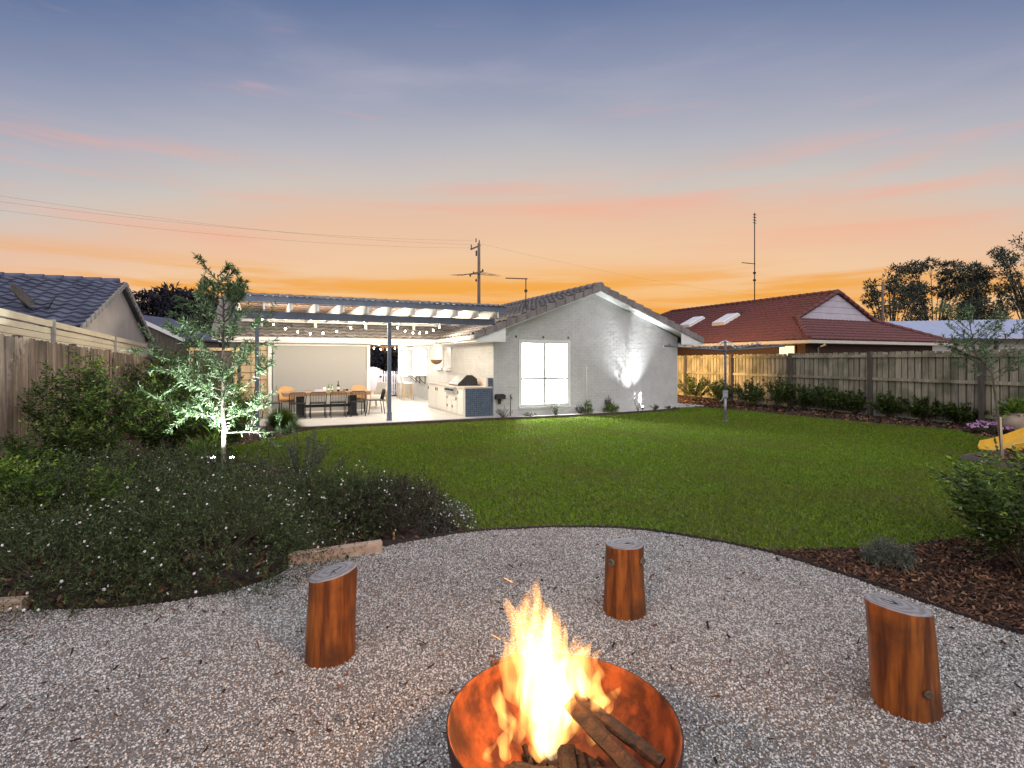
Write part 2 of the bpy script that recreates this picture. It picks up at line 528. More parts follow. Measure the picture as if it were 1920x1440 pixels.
M['steel'] = mat('steel', (0.62, 0.62, 0.62), (0.55, 0.55, 0.55), scale=9, rough=0.3, metal=0.85)
M['bottle_green'] = mat('bottle_green', (0.02, 0.22, 0.05), (0.015, 0.16, 0.04), scale=9, rough=0.08, spec=0.6)
M['bottle_dark'] = mat('bottle_dark', (0.012, 0.012, 0.014), (0.02, 0.015, 0.015), scale=9, rough=0.08)
M['paper'] = mat('paper', (0.7, 0.66, 0.6), (0.6, 0.56, 0.5), scale=9, rough=0.8)
M['coir'] = mat('coir', (0.30, 0.18, 0.08), (0.18, 0.10, 0.045), scale=30, rough=0.95, bump=0.01)
M['pot'] = mat('pot', (0.50, 0.40, 0.30), (0.36, 0.28, 0.20), scale=5, rough=0.85, bump=0.005)
M['yellow'] = mat('yellow', (0.70, 0.42, 0.05), (0.62, 0.36, 0.04), scale=4, rough=0.4)
M['sheet_blue'] = mat('sheet_blue', (0.42, 0.46, 0.60), (0.36, 0.40, 0.54), scale=2, rough=0.45)
M['purple_grey'] = mat('purple_grey', (0.52, 0.48, 0.54), (0.46, 0.42, 0.48), scale=3, rough=0.8)
M['pole_wood'] = mat('pole_wood', (0.20, 0.15, 0.13), (0.12, 0.09, 0.08), scale=4, stretch=(6, 6, 0.5), rough=0.9)
M['skylight'] = mat('skylight', (0.75, 0.75, 0.78), (0.70, 0.70, 0.74), scale=3, rough=0.2)
M['dark_void'] = mat('dark_void', (0.03, 0.03, 0.03), (0.02, 0.02, 0.02), scale=3, rough=0.9)
M['glass'] = glass('glass')
M['bulb'] = emit('bulb', (1.0, 0.86, 0.62), 30)
M['downlight'] = emit('downlight', (1.0, 0.93, 0.82), 12)
M['uplight_lens'] = emit('uplight_lens', (0.92, 0.97, 1.0), 60)
M['ember'] = emit('ember', (1.0, 0.35, 0.06), 3.0)

M['grass'] = var_mat('grass', [(0.0, (0.055, 0.10, 0.006)), (0.5, (0.135, 0.23, 0.013)), (0.85, (0.22, 0.31, 0.022)), (1.0, (0.29, 0.27, 0.07))], rough=0.75, transl=0.25, patch=(0.145, 0.155, 0.026), patch_scale=0.7, spec=0.2)
M['stones'] = var_mat('stones', [(0.0, (0.08, 0.07, 0.065)), (0.14, (0.34, 0.32, 0.30)), (0.5, (0.62, 0.60, 0.575)), (0.84, (0.82, 0.805, 0.785)), (0.90, (0.28, 0.16, 0.10)), (1.0, (0.40, 0.27, 0.18))], rough=0.85, spec=0.25)
M['chips'] = var_mat('chips', [(0.0, (0.018, 0.010, 0.007)), (0.45, (0.055, 0.026, 0.015)), (0.8, (0.14, 0.062, 0.033)), (1.0, (0.30, 0.16, 0.09))], rough=0.9)
M['leaf_olive'] = var_mat('leaf_olive', [(0.0, (0.06, 0.11, 0.04)), (0.5, (0.12, 0.20, 0.08)), (1.0, (0.34, 0.42, 0.28))], rough=0.55, transl=0.15)
M['leaf_dark'] = var_mat('leaf_dark', [(0.0, (0.02, 0.036, 0.008)), (0.55, (0.052, 0.09, 0.016)), (0.88, (0.12, 0.18, 0.025)), (1.0, (0.24, 0.30, 0.04))], rough=0.45, transl=0.2)
M['leaf_daisy'] = var_mat('leaf_daisy', [(0.0, (0.024, 0.036, 0.015)), (0.6, (0.068, 0.095, 0.034)), (1.0, (0.20, 0.235, 0.09))], rough=0.7, transl=0.15)
M['leaf_brown'] = var_mat('leaf_brown', [(0.0, (0.022, 0.020, 0.014)), (0.6, (0.055, 0.045, 0.034)), (1.0, (0.16, 0.13, 0.11))], rough=0.8, transl=0.1)
M['leaf_bright'] = var_mat('leaf_bright', [(0.0, (0.05, 0.10, 0.012)), (0.6, (0.12, 0.21, 0.025)), (1.0, (0.27, 0.37, 0.045))], rough=0.45, transl=0.25)
M['leaf_grey'] = var_mat('leaf_grey', [(0.0, (0.05, 0.06, 0.045)), (0.6, (0.11, 0.125, 0.09)), (1.0, (0.24, 0.25, 0.19))], rough=0.7, transl=0.15)
M['leaf_far'] = var_mat('leaf_far', [(0.0, (0.032, 0.042, 0.034)), (0.6, (0.075, 0.09, 0.065)), (1.0, (0.15, 0.17, 0.11))], rough=0.7, transl=0.15)
M['leaf_hill'] = var_mat('leaf_hill', [(0.0, (0.020, 0.020, 0.030)), (0.6, (0.034, 0.034, 0.048)), (1.0, (0.06, 0.058, 0.07))], rough=0.9, transl=0.05)
M['leaf_uplit'] = var_mat('leaf_uplit', [(0.0, (0.30, 0.32, 0.28)), (1.0, (0.62, 0.64, 0.58))], rough=0.7, transl=0.2)  # spotlight glare on the leaves, put into their pale colour
M['petal'] = var_mat('petal', [(0.0, (0.62, 0.55, 0.56)), (0.7, (0.78, 0.75, 0.75)), (1.0, (0.66, 0.40, 0.46))], rough=0.8, transl=0.2)
M['petal_pink'] = var_mat('petal_pink', [(0.0, (0.42, 0.16, 0.40)), (1.0, (0.62, 0.36, 0.60))], rough=0.8, transl=0.2)
M['flame'] = flame_mat('flame', (1.0, 0.42, 0.10), 22)
M['flame_core'] = flame_mat('flame_core', (1.0, 0.72, 0.38), 30, 12.0, 0.1)

def ring_mat():
    m = bpy.data.materials.new('log_end')
    m.use_nodes = True
    t = m.node_tree
    b = t.nodes['Principled BSDF']
    b.inputs['Roughness'].default_value = 0.85
    tcn = t.nodes.new('ShaderNodeTexCoord')
    mp = t.nodes.new('ShaderNodeMapping'); mp.inputs['Location'].default_value = (0.015, -0.02, 0); mp.inputs['Scale'].default_value = (1, 1, 0.02)
    w = t.nodes.new('ShaderNodeTexWave'); w.wave_type = 'RINGS'; w.rings_direction = 'SPHERICAL'
    w.inputs['Scale'].default_value = 7.5; w.inputs['Distortion'].default_value = 5.0; w.inputs['Detail'].default_value = 3; w.inputs['Detail Scale'].default_value = 2
    r = t.nodes.new('ShaderNodeValToRGB')
    ramp_fill(r.color_ramp, [(0.1, (0.19, 0.175, 0.175, 1)), (0.9, (0.29, 0.27, 0.275, 1))])
    bp = t.nodes.new('ShaderNodeBump'); bp.inputs['Distance'].default_value = 0.003
    t.links.new(tcn.outputs['Object'], mp.inputs[0]); t.links.new(mp.outputs[0], w.inputs['Vector'])
    t.links.new(w.outputs[0], r.inputs[0]); t.links.new(r.outputs[0], b.inputs['Base Color'])
    t.links.new(w.outputs[0], bp.inputs['Height']); t.links.new(bp.outputs[0], b.inputs['Normal'])
    return m
M['log_end'] = ring_mat()

# ================================================================== ground
def sheet(name, pts, z, m, kind='structure', label=None):
    me = bpy.data.meshes.new(name)
    me.from_pydata([(p[0], p[1], z) for p in pts], [], [tuple(range(len(pts)))])
    bm = bmesh.new(); bm.from_mesh(me)
    for f in bm.faces:
        f.normal_update()
        if f.normal.z < 0: f.normal_flip()
    bmesh.ops.triangulate(bm, faces=bm.faces)
    bm.to_mesh(me); bm.free()
    o = link(name, me, m, None, kind)
    if label: o['label'] = label
    return o

def smooth_line(pts, n=6):
    """Catmull-Rom through the points"""
    P = [Vector(p[:2]) for p in pts]
    out = []
    for i in range(len(P) - 1):
        p0 = P[max(i - 1, 0)]; p1 = P[i]; p2 = P[i + 1]; p3 = P[min(i + 2, len(P) - 1)]
        for k in range(n):
            t = k / n
            out.append(tuple(0.5 * ((2 * p1) + (p2 - p0) * t + (2 * p0 - 5 * p1 + 4 * p2 - p3) * t * t + (3 * p1 - p0 - 3 * p2 + p3) * t ** 3)))
    out.append(tuple(P[-1]))
    return out

A = R(25)
CA, SA = math.cos(A), math.sin(A)
P0 = Vector((-0.54, 15.45, 0))
def H(s, t, z=0.0):
    return (P0.x + s * CA - t * SA, P0.y + s * SA + t * CA, z)

sheet('ground', [(-900, -60), (900, -60), (900, 1500), (-900, 1500)], -0.02, M['far_ground'])

# gravel yard: its far edge is a wide arc against the lawn
arc = smooth_line([G(720, 1026), G(800, 1011), G(880, 999), G(965, 993), G(1060, 990), G(1180, 993), G(1300, 1009), G(1430, 1034)], 8)
right_edge = smooth_line([G(1430, 1034), G(1540, 1066), G(1700, 1120), G(1830, 1165), G(1960, 1205)], 5)
left_edge = smooth_line([G(-120, 1148), G(60, 1146), G(250, 1138), G(420, 1112), G(520, 1080), G(570, 1054), G(720, 1026)], 5)
gravel_poly = left_edge + arc[1:] + right_edge[1:] + [(4.5, 2.6), (4.5, -1.5), (-5.5, -1.5), (-5.5, 3.3)]
sheet('gravel_yard', gravel_poly, 0.004, M['gravel_bed'])

lawn_left = smooth_line([G(880, 998), G(790, 958), G(690, 925), G(580, 888), G(470, 868), G(410, 852), G(440, 838), G(505, 826), G(560, 811)], 5)
lawn_house = smooth_line([H(-5.2, -0.42), H(-2.9, -0.42), H(0, -0.55), H(2.2, -0.66), H(4.6, -0.62), H(6.3, -0.3), H(7.3, 0.4)], 4)
lawn_fence = smooth_line([G(1290, 764), G(1370, 768), G(1500, 781), G(1660, 796), G(1780, 806), G(1850, 820), G(1990, 838)], 4)
lawn_right = smooth_line([G(1990, 980), G(1860, 998), G(1779, 1014), G(1700, 1024), G(1600, 1030), G(1500, 1033), G(1430, 1034)], 4)
lawn_poly = lawn_left + lawn_house[1:] + lawn_fence + lawn_right + list(reversed(arc))[1:6 * 8]
lawn_poly = [p[:2] for p in lawn_poly]
sheet('lawn', lawn_poly, 0.0, M['turf'])

sheet('garden_bed', [p[:2] for p in reversed(lawn_left)] + [p for p in reversed(left_edge)] + [(-8.2, 3.4), (-13, 18.5), H(-7.2, 3.0)[:2], H(-7.0, -0.5)[:2]], -0.008, M['soil'])
mulch_poly = [p for p in right_edge] + [(5.6, 2.9), (6.4, 4.2)] + [p[:2] for p in lawn_right[:-1]]
sheet('mulch_bed', mulch_poly, -0.005, M['soil'])

# right fence line (posts at equal steps), read from the post bases
FY0, FDX, FDY = 13.6, -0.0724 * 13.6, 0.205 * 13.6
def FP(k): return Vector((0.882 * FY0 + FDX * k, FY0 + FDY * k, 0))
fence_strip = [p[:2] for p in lawn_fence] + [tuple(FP(k)[:2]) for k in (-1.6, 0, 2, 4, 5.2)]
sheet('fence_bed', fence_strip, -0.004, M['soil'])

# concrete patio slab and the strip along the gable
slab = MB()
slab_pts = [H(-7.0, -0.33), H(-0.2, -0.33), H(-0.2, 0.0), H(0, 0.0), H(0, 9.6), H(-7.0, 9.6)]
slab.prism([(p[0], p[1], -0.02) for p in slab_pts], (0, 0, 0.105))
slab.build('patio_paving', M['tile_floor'], None, 'structure')
strip = MB()
strip_in = [H(s, -0.002) for s in (6.88, 5, 3, 1, -0.2)]
strip_out = smooth_line([H(-0.2, -0.40), H(0.6, -0.48), H(2.2, -0.55), H(4.6, -0.52), H(6.3, -0.25), H(6.88, -0.05)], 3)
strip.prism([(p[0], p[1], -0.02) for p in strip_out] + [(p[0], p[1], -0.02) for p in strip_in], (0, 0, 0.075))
strip.build('garden_strip', M['concrete'], None, 'structure')
kerb = MB()
kl = [H(-5.6, -0.39)[:2], H(-2.9, -0.39)[:2], H(-0.25, -0.39)[:2]] + [(p[0], p[1]) for p in smooth_line([H(-0.2, -0.43), H(0.6, -0.51), H(2.2, -0.58), H(4.6, -0.55), H(6.3, -0.28), H(6.9, -0.06)], 3)]
for a_, b_ in zip(kl[:-1], kl[1:]):
    kerb.bar((a_[0], a_[1], 0.02), (b_[0], b_[1], 0.02), 0.05, 0.11)
kerb.build('lawn_kerb', M['dark_timber'], None, 'structure')
path = MB()
path.prism([H(6.95, 0.3, -0.015), H(8.6, 0.5, -0.015), H(8.6, 9, -0.015), H(6.95, 9, -0.015)], (0, 0, 0.05))
path.build('side_path', M['concrete'], None, 'structure')

# thin steel edging between gravel and lawn / beds
def edging(name, pts, label):
    mb = MB()
    for a_, b_ in zip(pts[:-1], pts[1:]):
        mb.bar((a_[0], a_[1], 0.012), (b_[0], b_[1], -0.004), 0.010, 0.05)
    return tag(mb.build(name, M['edge_steel']), label, 'garden edging')
edging('lawn_edging', arc, 'dark steel edging curving between the gravel and the lawn')
edging('bed_edging', right_edge, 'dark steel edging between the gravel and the bark mulch')

rng = np.random.default_rng(11)
def chips_mesh(name, pts, L, rng, z=0.0):
    n = len(pts)
    s = np.array([[-1, -1, 0], [1, -1, 0], [1.1, 1, 0], [-0.9, 1, 0], [0, 0, 0.5]], float)[None] * np.stack([L * rng.uniform(0.4, 1.3, n), L * rng.uniform(0.15, 0.4, n), L * rng.uniform(0.1, 0.4, n)], 1)[:, None]
    a = rng.uniform(0, 2 * PI, n); ti = rng.normal(size=(n, 2)) * 0.45
    x = s[..., 0] * np.cos(a)[:, None] - s[..., 1] * np.sin(a)[:, None]
    y = s[..., 0] * np.sin(a)[:, None] + s[..., 1] * np.cos(a)[:, None]
    zz = s[..., 2] + x * ti[:, :1] + y * ti[:, 1:] + z + rng.uniform(0.005, 0.035, (n, 1))
    V = np.stack([x + pts[:, :1], y + pts[:, 1:], zz], -1)
    fa = np.array([[0, 1, 4], [1, 2, 4], [2, 3, 4], [3, 0, 4]])
    return np_mesh(name, V.reshape(-1, 3), (fa[None] + (np.arange(n) * 5)[:, None, None]).reshape(-1, 3), np.repeat(rng.random(n), 5))
# ---- gravel stones
def scatter_in(poly, n, rng, xr, yr, dens=None):
    p = np.stack([rng.uniform(*xr, n), rng.uniform(*yr, n)], 1)
    k = in_poly(poly, p)
    if dens is not None: k &= rng.random(n) < dens(p)
    return p[k]
def stones_mesh(name, pts, size, rng, brown=0.10, flat=0.7):
    n = len(pts)
    octa = np.array([[1, 0, 0], [-0.5, 0.87, 0], [-0.5, -0.87, 0], [0.1, 0, 0.95], [0, 0.1, -0.95]], float)
    fa = np.array([[0, 1, 3], [1, 2, 3], [2, 0, 3], [1, 0, 4], [2, 1, 4], [0, 2, 4]])
    s = size * rng.uniform(0.45, 1.2, (n, 1, 1)) * rng.uniform(0.6, 1.25, (n, 1, 3))
    V = octa[None] * s * rng.uniform(0.85, 1.2, (n, 5, 1)) + rng.normal(size=(n, 5, 3)) * size * 0.16
    a = rng.uniform(0, 2 * PI, n); b = rng.uniform(0, PI, n)
    ca, sa, cb, sb = np.cos(a), np.sin(a), np.cos(b), np.sin(b)
    Rz = np.zeros((n, 3, 3)); Rz[:, 0, 0] = ca; Rz[:, 0, 1] = -sa; Rz[:, 1, 0] = sa; Rz[:, 1, 1] = ca; Rz[:, 2, 2] = 1
    Rx = np.zeros((n, 3, 3)); Rx[:, 0, 0] = 1; Rx[:, 1, 1] = cb; Rx[:, 1, 2] = -sb; Rx[:, 2, 1] = sb; Rx[:, 2, 2] = cb
    V = np.einsum('nij,nkj->nki', Rz @ Rx, V)
    V[:, :, 2] *= flat
    V[:, :, 0] += pts[:, None, 0]; V[:, :, 1] += pts[:, None, 1]
    V[:, :, 2] += 0.004 + size * rng.uniform(0.0, 0.7, (n, 1))
    Fc = (fa[None] + (np.arange(n) * 5)[:, None, None]).reshape(-1, 3)
    pat = np.sin(pts[:, 0] * 2.1 + np.sin(pts[:, 1] * 1.7) * 1.3) * np.sin(pts[:, 1] * 2.6 + 1.0) * 0.5 + 0.5
    low = np.sin(pts[:, 0] * 1.3 + 2.0 * np.sin(pts[:, 1] * 0.9)) * np.sin(pts[:, 1] * 1.9 + pts[:, 0] * 0.7) + 0.6 * np.sin(pts[:, 0] * 4.7 + pts[:, 1] * 3.1) * np.sin(pts[:, 1] * 5.3)
    var = np.clip(rng.random(n) * 0.86 + 0.09 * low, 0, 0.86)
    br = rng.random(n) < brown * (0.4 + 1.6 * pat ** 2)
    var[br] = rng.uniform(0.88, 1.0, br.sum())
    return np_mesh(name, V.reshape(-1, 3), Fc, np.repeat(var, 5))
def yard_density(p):
    d = p[:, 1]
    vis = np.abs(p[:, 0]) < 1.25 * d + 0.6
    hollow = 1 - 0.45 * np.exp(-((p[:, 0] + 1.9 + 0.5 * (d - 2.7)) ** 2) / 0.01) * (np.abs(d - 2.75) < 0.5)
    return np.where(vis, np.clip(1.12 - 0.10 * d, 0.5, 1.0), 0.15) * hollow
pts = scatter_in(gravel_poly, 560000, rng, (-5.5, 5.5), (1.2, 5.6), yard_density)
gv = link('gravel', stones_mesh('gravel', pts, 0.0074, rng), M['stones'], None, 'stuff')
tag(gv, 'pale grey crushed gravel covering the fire pit yard', 'gravel')

pts = scatter_in(gravel_poly, 1500, rng, (-5, 5), (1.4, 5.4))
tag(link('leaf_litter', chips_mesh('leaf_litter', pts, 0.018, rng), M['chips'], None, 'stuff'), 'scattered brown leaves and bark bits lying on the gravel', 'leaf litter')

# ---- grass blades
def lawn_density(p):
    d = p[:, 1]
    return np.clip(1.15 - 0.055 * d, 0.28, 1.0) * (np.abs(p[:, 0]) < 1.1 * d + 1)
pts = scatter_in(lawn_poly, 1200000, rng, (-6, 12.5), (4.6, 21), lawn_density)
n = len(pts)
hgt = rng.uniform(0.012, 0.032, n) * (1 + 0.03 * pts[:, 1])
wid = rng.uniform(0.003, 0.006, n) * (1 + 0.08 * pts[:, 1])
az = rng.uniform(0, 2 * PI, n)
lean = rng.normal(size=(n, 2)) * 0.02
b0 = np.stack([pts[:, 0] - np.cos(az) * wid, pts[:, 1] - np.sin(az) * wid, np.zeros(n)], 1)
b1 = np.stack([pts[:, 0] + np.cos(az) * wid, pts[:, 1] + np.sin(az) * wid, np.zeros(n)], 1)
tp = np.stack([pts[:, 0] + lean[:, 0], pts[:, 1] + lean[:, 1], hgt], 1)
gr = link('grass', np_mesh('grass', np.stack([b0, b1, tp], 1).reshape(-1, 3), np.arange(n * 3).reshape(n, 3), np.repeat(np.clip(rng.normal(0.5, 0.24, n), 0, 1), 3)), M['grass'], None, 'stuff')
tag(gr, 'short green lawn grass between the gravel and the house', 'grass')

# ---- bark chips
pts = scatter_in(mulch_poly, 48000, rng, (1.5, 6.5), (2.6, 5.6))
tag(link('bark_mulch', chips_mesh('bark_mulch', pts, 0.020, rng), M['chips'], None, 'stuff'), 'brown bark mulch beside the gravel under the glossy shrub', 'mulch')
pts = scatter_in([p[:2] for p in fence_strip], 26000, rng, (3, 15), (9, 26))
tag(link('bark_mulch', chips_mesh('fence_mulch', pts, 0.05, rng), M['chips'], None, 'stuff'), 'brown bark mulch strip along the foot of the far fence', 'mulch')
pts = scatter_in([p[:2] for p in reversed(lawn_left)] + [p for p in reversed(left_edge)] + [(-8.2, 3.4), (-12, 17.5), H(-7.2, 3.0)[:2], H(-7.0, -0.5)[:2]], 26000, rng, (-12, 0.2), (3.3, 17))
tag(link('bark_mulch', chips_mesh('bed_mulch', pts, 0.04, rng, -0.005), M['chips'], None, 'stuff'), 'dark mulch under the daisies and the olive tree', 'mulch')

# ================================================================== the house
house = thing('house', 'white painted brick house with grey tiled gable roof and bright window', 'house', P0, A)
W = 6.88
PITCH = 0.377
WS0, WS1, WZ0, WZ1 = 0.86, 2.53, 0.33, 2.25
EZ = 2.44            # roof height at the eave line s = -0.75
def roof_z(s):       # top of the gable wing roof
    return EZ + PITCH * (min(s, W - s) + 0.75)
APEX = roof_z(W / 2)
wl = MB()
wl.box((0, 0, 0), (WS0, 0.11, 2.3)); wl.box((WS1, 0, 0), (W, 0.11, 2.3))
wl.box((WS0, 0, 0), (WS1, 0.11, WZ0)); wl.box((WS0, 0, WZ1), (WS1, 0.11, 2.3))
wl.prism([(0, 0, 2.3), (W, 0, 2.3), (W, 0, 2.48), (W / 2, 0, APEX - 0.16), (0, 0, 2.48)], (0, 0.11, 0))
wl.build('gable_wall', M['white_wall'], house)
wl = MB()
wl.box((0, 0.112, 0), (0.11, 9.6, 2.48))
wl.build('side_wall', M['white_wall'], house)
wl = MB(); wl.box((W - 0.11, 0.112, 0), (W, 9.6, 2.48)); wl.build('side_wall', M['white_wall'], house)
# painted bricks: shallow, uneven courses on the gable and the barbecue wall
def bricks(n_seed, span, top, hole, place, name):
    rg = np.random.default_rng(n_seed)
    mb_v, mb_f = [], []
    z = 0.02; row = 0
    while z < 4.1:
        x = -0.115 if row % 2 else 0.0
        while x < span:
            x0, x1 = max(x, 0) + 0.004, min(x + 0.236, span) - 0.004
            xm = (x0 + x1) / 2
            if x1 - x0 > 0.03 and z + 0.076 < min(top(x0), top(x1)) and not (hole and x1 > hole[0] - 0.05 and x0 < hole[1] + 0.05 and z + 0.08 > hole[2] - 0.05 and z < hole[3] + 0.05):
                d = rg.uniform(0.002, 0.007)
                e = rg.normal(size=8) * 0.0012
                k = len(mb_v)
                for q, (xx, zz) in enumerate(((x0, z), (x1, z), (x1, z + 0.078), (x0, z + 0.078))):
                    mb_v.append(place(xx, zz, 0.0))
                for q, (xx, zz) in enumerate(((x0 + .004, z + .004), (x1 - .004, z + .004), (x1 - .004, z + 0.074), (x0 + .004, z + 0.074))):
                    mb_v.append(place(xx, zz, d + e[q]))
                mb_f += [(k + 4, k + 5, k + 6, k + 7), (k, k + 1, k + 5, k + 4), (k + 1, k + 2, k + 6, k + 5), (k + 2, k + 3, k + 7, k + 6), (k + 3, k, k + 4, k + 7)]
            x += 0.24
        z += 0.086; row += 1
    me = bpy.data.meshes.new(name)
    me.from_pydata(mb_v, [], mb_f)
    link(name, me, M['white_wall'], house, 'stuff')
bricks(1, W, lambda x: 2.42 + PITCH * min(x, W - x), (WS0, WS1, WZ0, WZ1), lambda x, z, d: (x, -0.001 - d, z), 'brick_courses')
bricks(2, 9.4, lambda x: 2.3, None, lambda x, z, d: (-0.001 - d, x + 0.1, z), 'brick_courses')

# window of the gable
win = MB()
fw = 0.055
win.box((WS0, -0.02, WZ0), (WS0 + fw, 0.06, WZ1)); win.box((WS1 - fw, -0.02, WZ0), (WS1, 0.06, WZ1))
win.box((WS0 + fw, -0.018, WZ1 - fw), (WS1 - fw, 0.058, WZ1)); win.box((WS0 + fw, -0.018, WZ0), (WS1 - fw, 0.058, WZ0 + fw))
window = win.build('window', M['white_paint'], house)
tz = 1.14
mb = MB(); mb.box(((WS0 + WS1) / 2 - 0.03, -0.012, WZ0 + fw), ((WS0 + WS1) / 2 + 0.03, 0.05, WZ1 - fw)); mb.build('mullion', M['verge_pale'], window)
for x0, x1 in ((WS0 + fw, (WS0 + WS1) / 2 - 0.03), ((WS0 + WS1) / 2 + 0.03, WS1 - fw)):
    mb = MB(); mb.box((x0, -0.010, tz - 0.03), (x1, 0.048, tz + 0.03)); mb.build('transom', M['verge_pale'], window)
    for z0, z1 in ((WZ0 + fw, tz - 0.03), (tz + 0.03, WZ1 - fw)):
        mb = MB(); mb.box((x0, 0.02, z0), (x1, 0.024, z1)); mb.build('pane', M['glass'], window)
mb = MB(); mb.prism([(WS0 - 0.06, -0.07, WZ0 - 0.075), (WS1 + 0.06, -0.07, WZ0 - 0.075), (WS1 + 0.06, -0.07, WZ0 - 0.03), (WS0 - 0.06, -0.07, WZ0 - 0.03)], (0, 0.068, 0.028)); mb.build('sill', M['white_wall'], window)
mb = MB(); mb.box((WS0 - 0.05, -0.03, WZ1 + 0.002), (WS1 + 0.05, -0.008, WZ1 + 0.05)); mb.box((WS0 - 0.05, -0.03, WZ0 - 0.028), (WS0 - 0.002, -0.008, WZ1)); mb.box((WS1 + 0.002, -0.03, WZ0 - 0.028), (WS1 + 0.05, -0.008, WZ1)); mb.build('architrave', M['white_paint'], window)
# room behind the window
rm = MB()
rm.box((0.13, 4.0, 0.0), (4.2, 4.08, 2.4)); rm.box((0.13, 0.13, 2.38), (4.2, 4.0, 2.44)); rm.box((0.13, 0.13, -0.01), (4.2, 4.0, 0.03)); rm.box((4.12, 0.13, 0.03), (4.2, 4.0, 2.38))
room = rm.build('room', M['plaster'], house)
mb = MB(); mb.box((1.15, 2.6, 0.03), (1.75, 3.98, 2.1)); mb.build('wardrobe', M['white_paint'], room)
mb = MB(); mb.lathe([(0.0, -0.05), (0.17, -0.04), (0.19, 0.0)], 20, (2.0, 1.7, 2.375)); mb.build('ceiling_light', M['downlight'], room)
def lamp(name, kind, loc, energy, color, parent=None, size=0.1, rot=None, spot=None, blend=0.5):
    d = bpy.data.lights.new(name, kind)
    d.energy = energy; d.color = color
    if kind == 'AREA': d.size = size
    else: d.shadow_soft_size = size
    if kind == 'SPOT':
        d.spot_size = spot; d.spot_blend = blend
    o = bpy.data.objects.new(name, d)
    COL.objects.link(o)
    o.location = loc
    if rot: o.rotation_euler = rot
    if parent: o.parent = parent
    return o
lamp('room_lamp', 'POINT', (1.9, 1.6, 2.0), 2400, (1.0, 0.95, 0.84), house, 0.3)

# roof of the gable wing and of the rear wing (deck under the tiles)
OV = 0.42   # overhang at the gable
def deck(mb, pts, th=0.05):
    mb.prism([Vector(p) - Vector((0, 0, th + 0.035)) for p in pts], (0, 0, th))
rf = MB()
TR = 12.0
deck(rf, [(-0.75, -OV, EZ), (W / 2, -OV, APEX), (W / 2, TR, APEX), (2.95 + 0.0 - 2.95 - 0.75, 2.95, EZ)] if False else [(-0.75, -OV, EZ), (W / 2, -OV, APEX), (W / 2, 2.95 + W / 2 + 0.75, APEX), (-0.75, 2.95, EZ)])
deck(rf, [(W / 2, -OV, APEX), (W + 0.75, -OV, EZ), (W + 0.75, TR, EZ), (W / 2, TR, APEX)])
deck(rf, [(-7.4, 2.95, EZ), (-0.75, 2.95, EZ), (W / 2, 2.95 + W / 2 + 0.75, APEX), (-7.4, 2.95 + W / 2 + 0.75, APEX)])
deck(rf, [(-7.4, 7.14, APEX), (W / 2, 7.14, APEX), (W / 2, 11.3, EZ), (-7.4, 11.3, EZ)])
roof = rf.build('roof', M['tile_grey'], house)

def tile_mesh(name, w=0.30, l=0.36, amp=0.022, th=0.018, ns=6, lift=0.028):
    """one interlocking tile: wavy across, lying along +y (up the slope), front lip showing"""
    vs, fs = [], []
    for y, lift in ((0.0, lift), (l, 0.004)):
        for i in range(ns + 1):
            x = -w / 2 + w * i / ns
            zz = lift + amp * math.cos(2 * PI * i / ns) * 0.5 + amp * 0.5
            vs.append((x, y, zz))
    k = len(vs)
    for i in range(ns + 1):
        x, y, z = vs[i]
        vs.append((x, y + 0.002, z - th))
    for i in range(ns):
        fs.append((i, i + 1, ns + 1 + i + 1, ns + 1 + i))
        fs.append((k + i, k + i + 1, i + 1, i))
    me = bpy.data.meshes.new(name)
    me.from_pydata(vs, [], fs)
    me.polygons.foreach_set('use_smooth', [True if i % 2 == 0 else False for i in range(len(fs))])
    return me

def tile_field(parent, mats, origin, ex, ey, keep, nx, ny, limit, me, pw=0.30, pl=0.33, stuff_mat=None, rank=None, jit=0.004):
    """tiles on a slope: origin at the eave, ex along the eave, ey up the slope (unit vectors)"""
    ex = Vector(ex).normalized(); ey = Vector(ey).normalized(); ez = ex.cross(ey).normalized()
    Mx = Matrix((ex, ey, ez)).transposed()
    q = Mx.to_euler()
    spots = []
    for j in range(ny):
        for i in range(nx):
            x = (i + 0.5) * pw; y = j * pl - 0.03
            p = Vector(origin) + ex * x + ey * y
            if keep is None or keep(p):
                spots.append((rank(p) if rank else j * 1000 + i, p, i, j))
    spots.sort(key=lambda a: a[0])
    rg = random.Random(5)
    for _, p, i, j in spots[:limit]:
        o = bpy.data.objects.new('roof_tile', me)
        COL.objects.link(o)
        o.parent = parent
        o.location = p + ez * rg.uniform(0, jit)
        o.rotation_euler = (q.x, q.y, q.z)
    rest = spots[limit:]
    if rest:
        base = np.array([v.co[:] for v in me.vertices]); rot = np.array(Mx)
        loc = base @ rot.T
        V = np.concatenate([loc + np.array(p[1]) for p in rest])
        fcs = np.array([list(f.vertices) for f in me.polygons])
        Fc = (fcs[None] + (np.arange(len(rest)) * len(base))[:, None, None]).reshape(-1, fcs.shape[1])
        link('roof_tiles', np_mesh('roof_tiles', V, Fc), mats, parent, 'stuff')

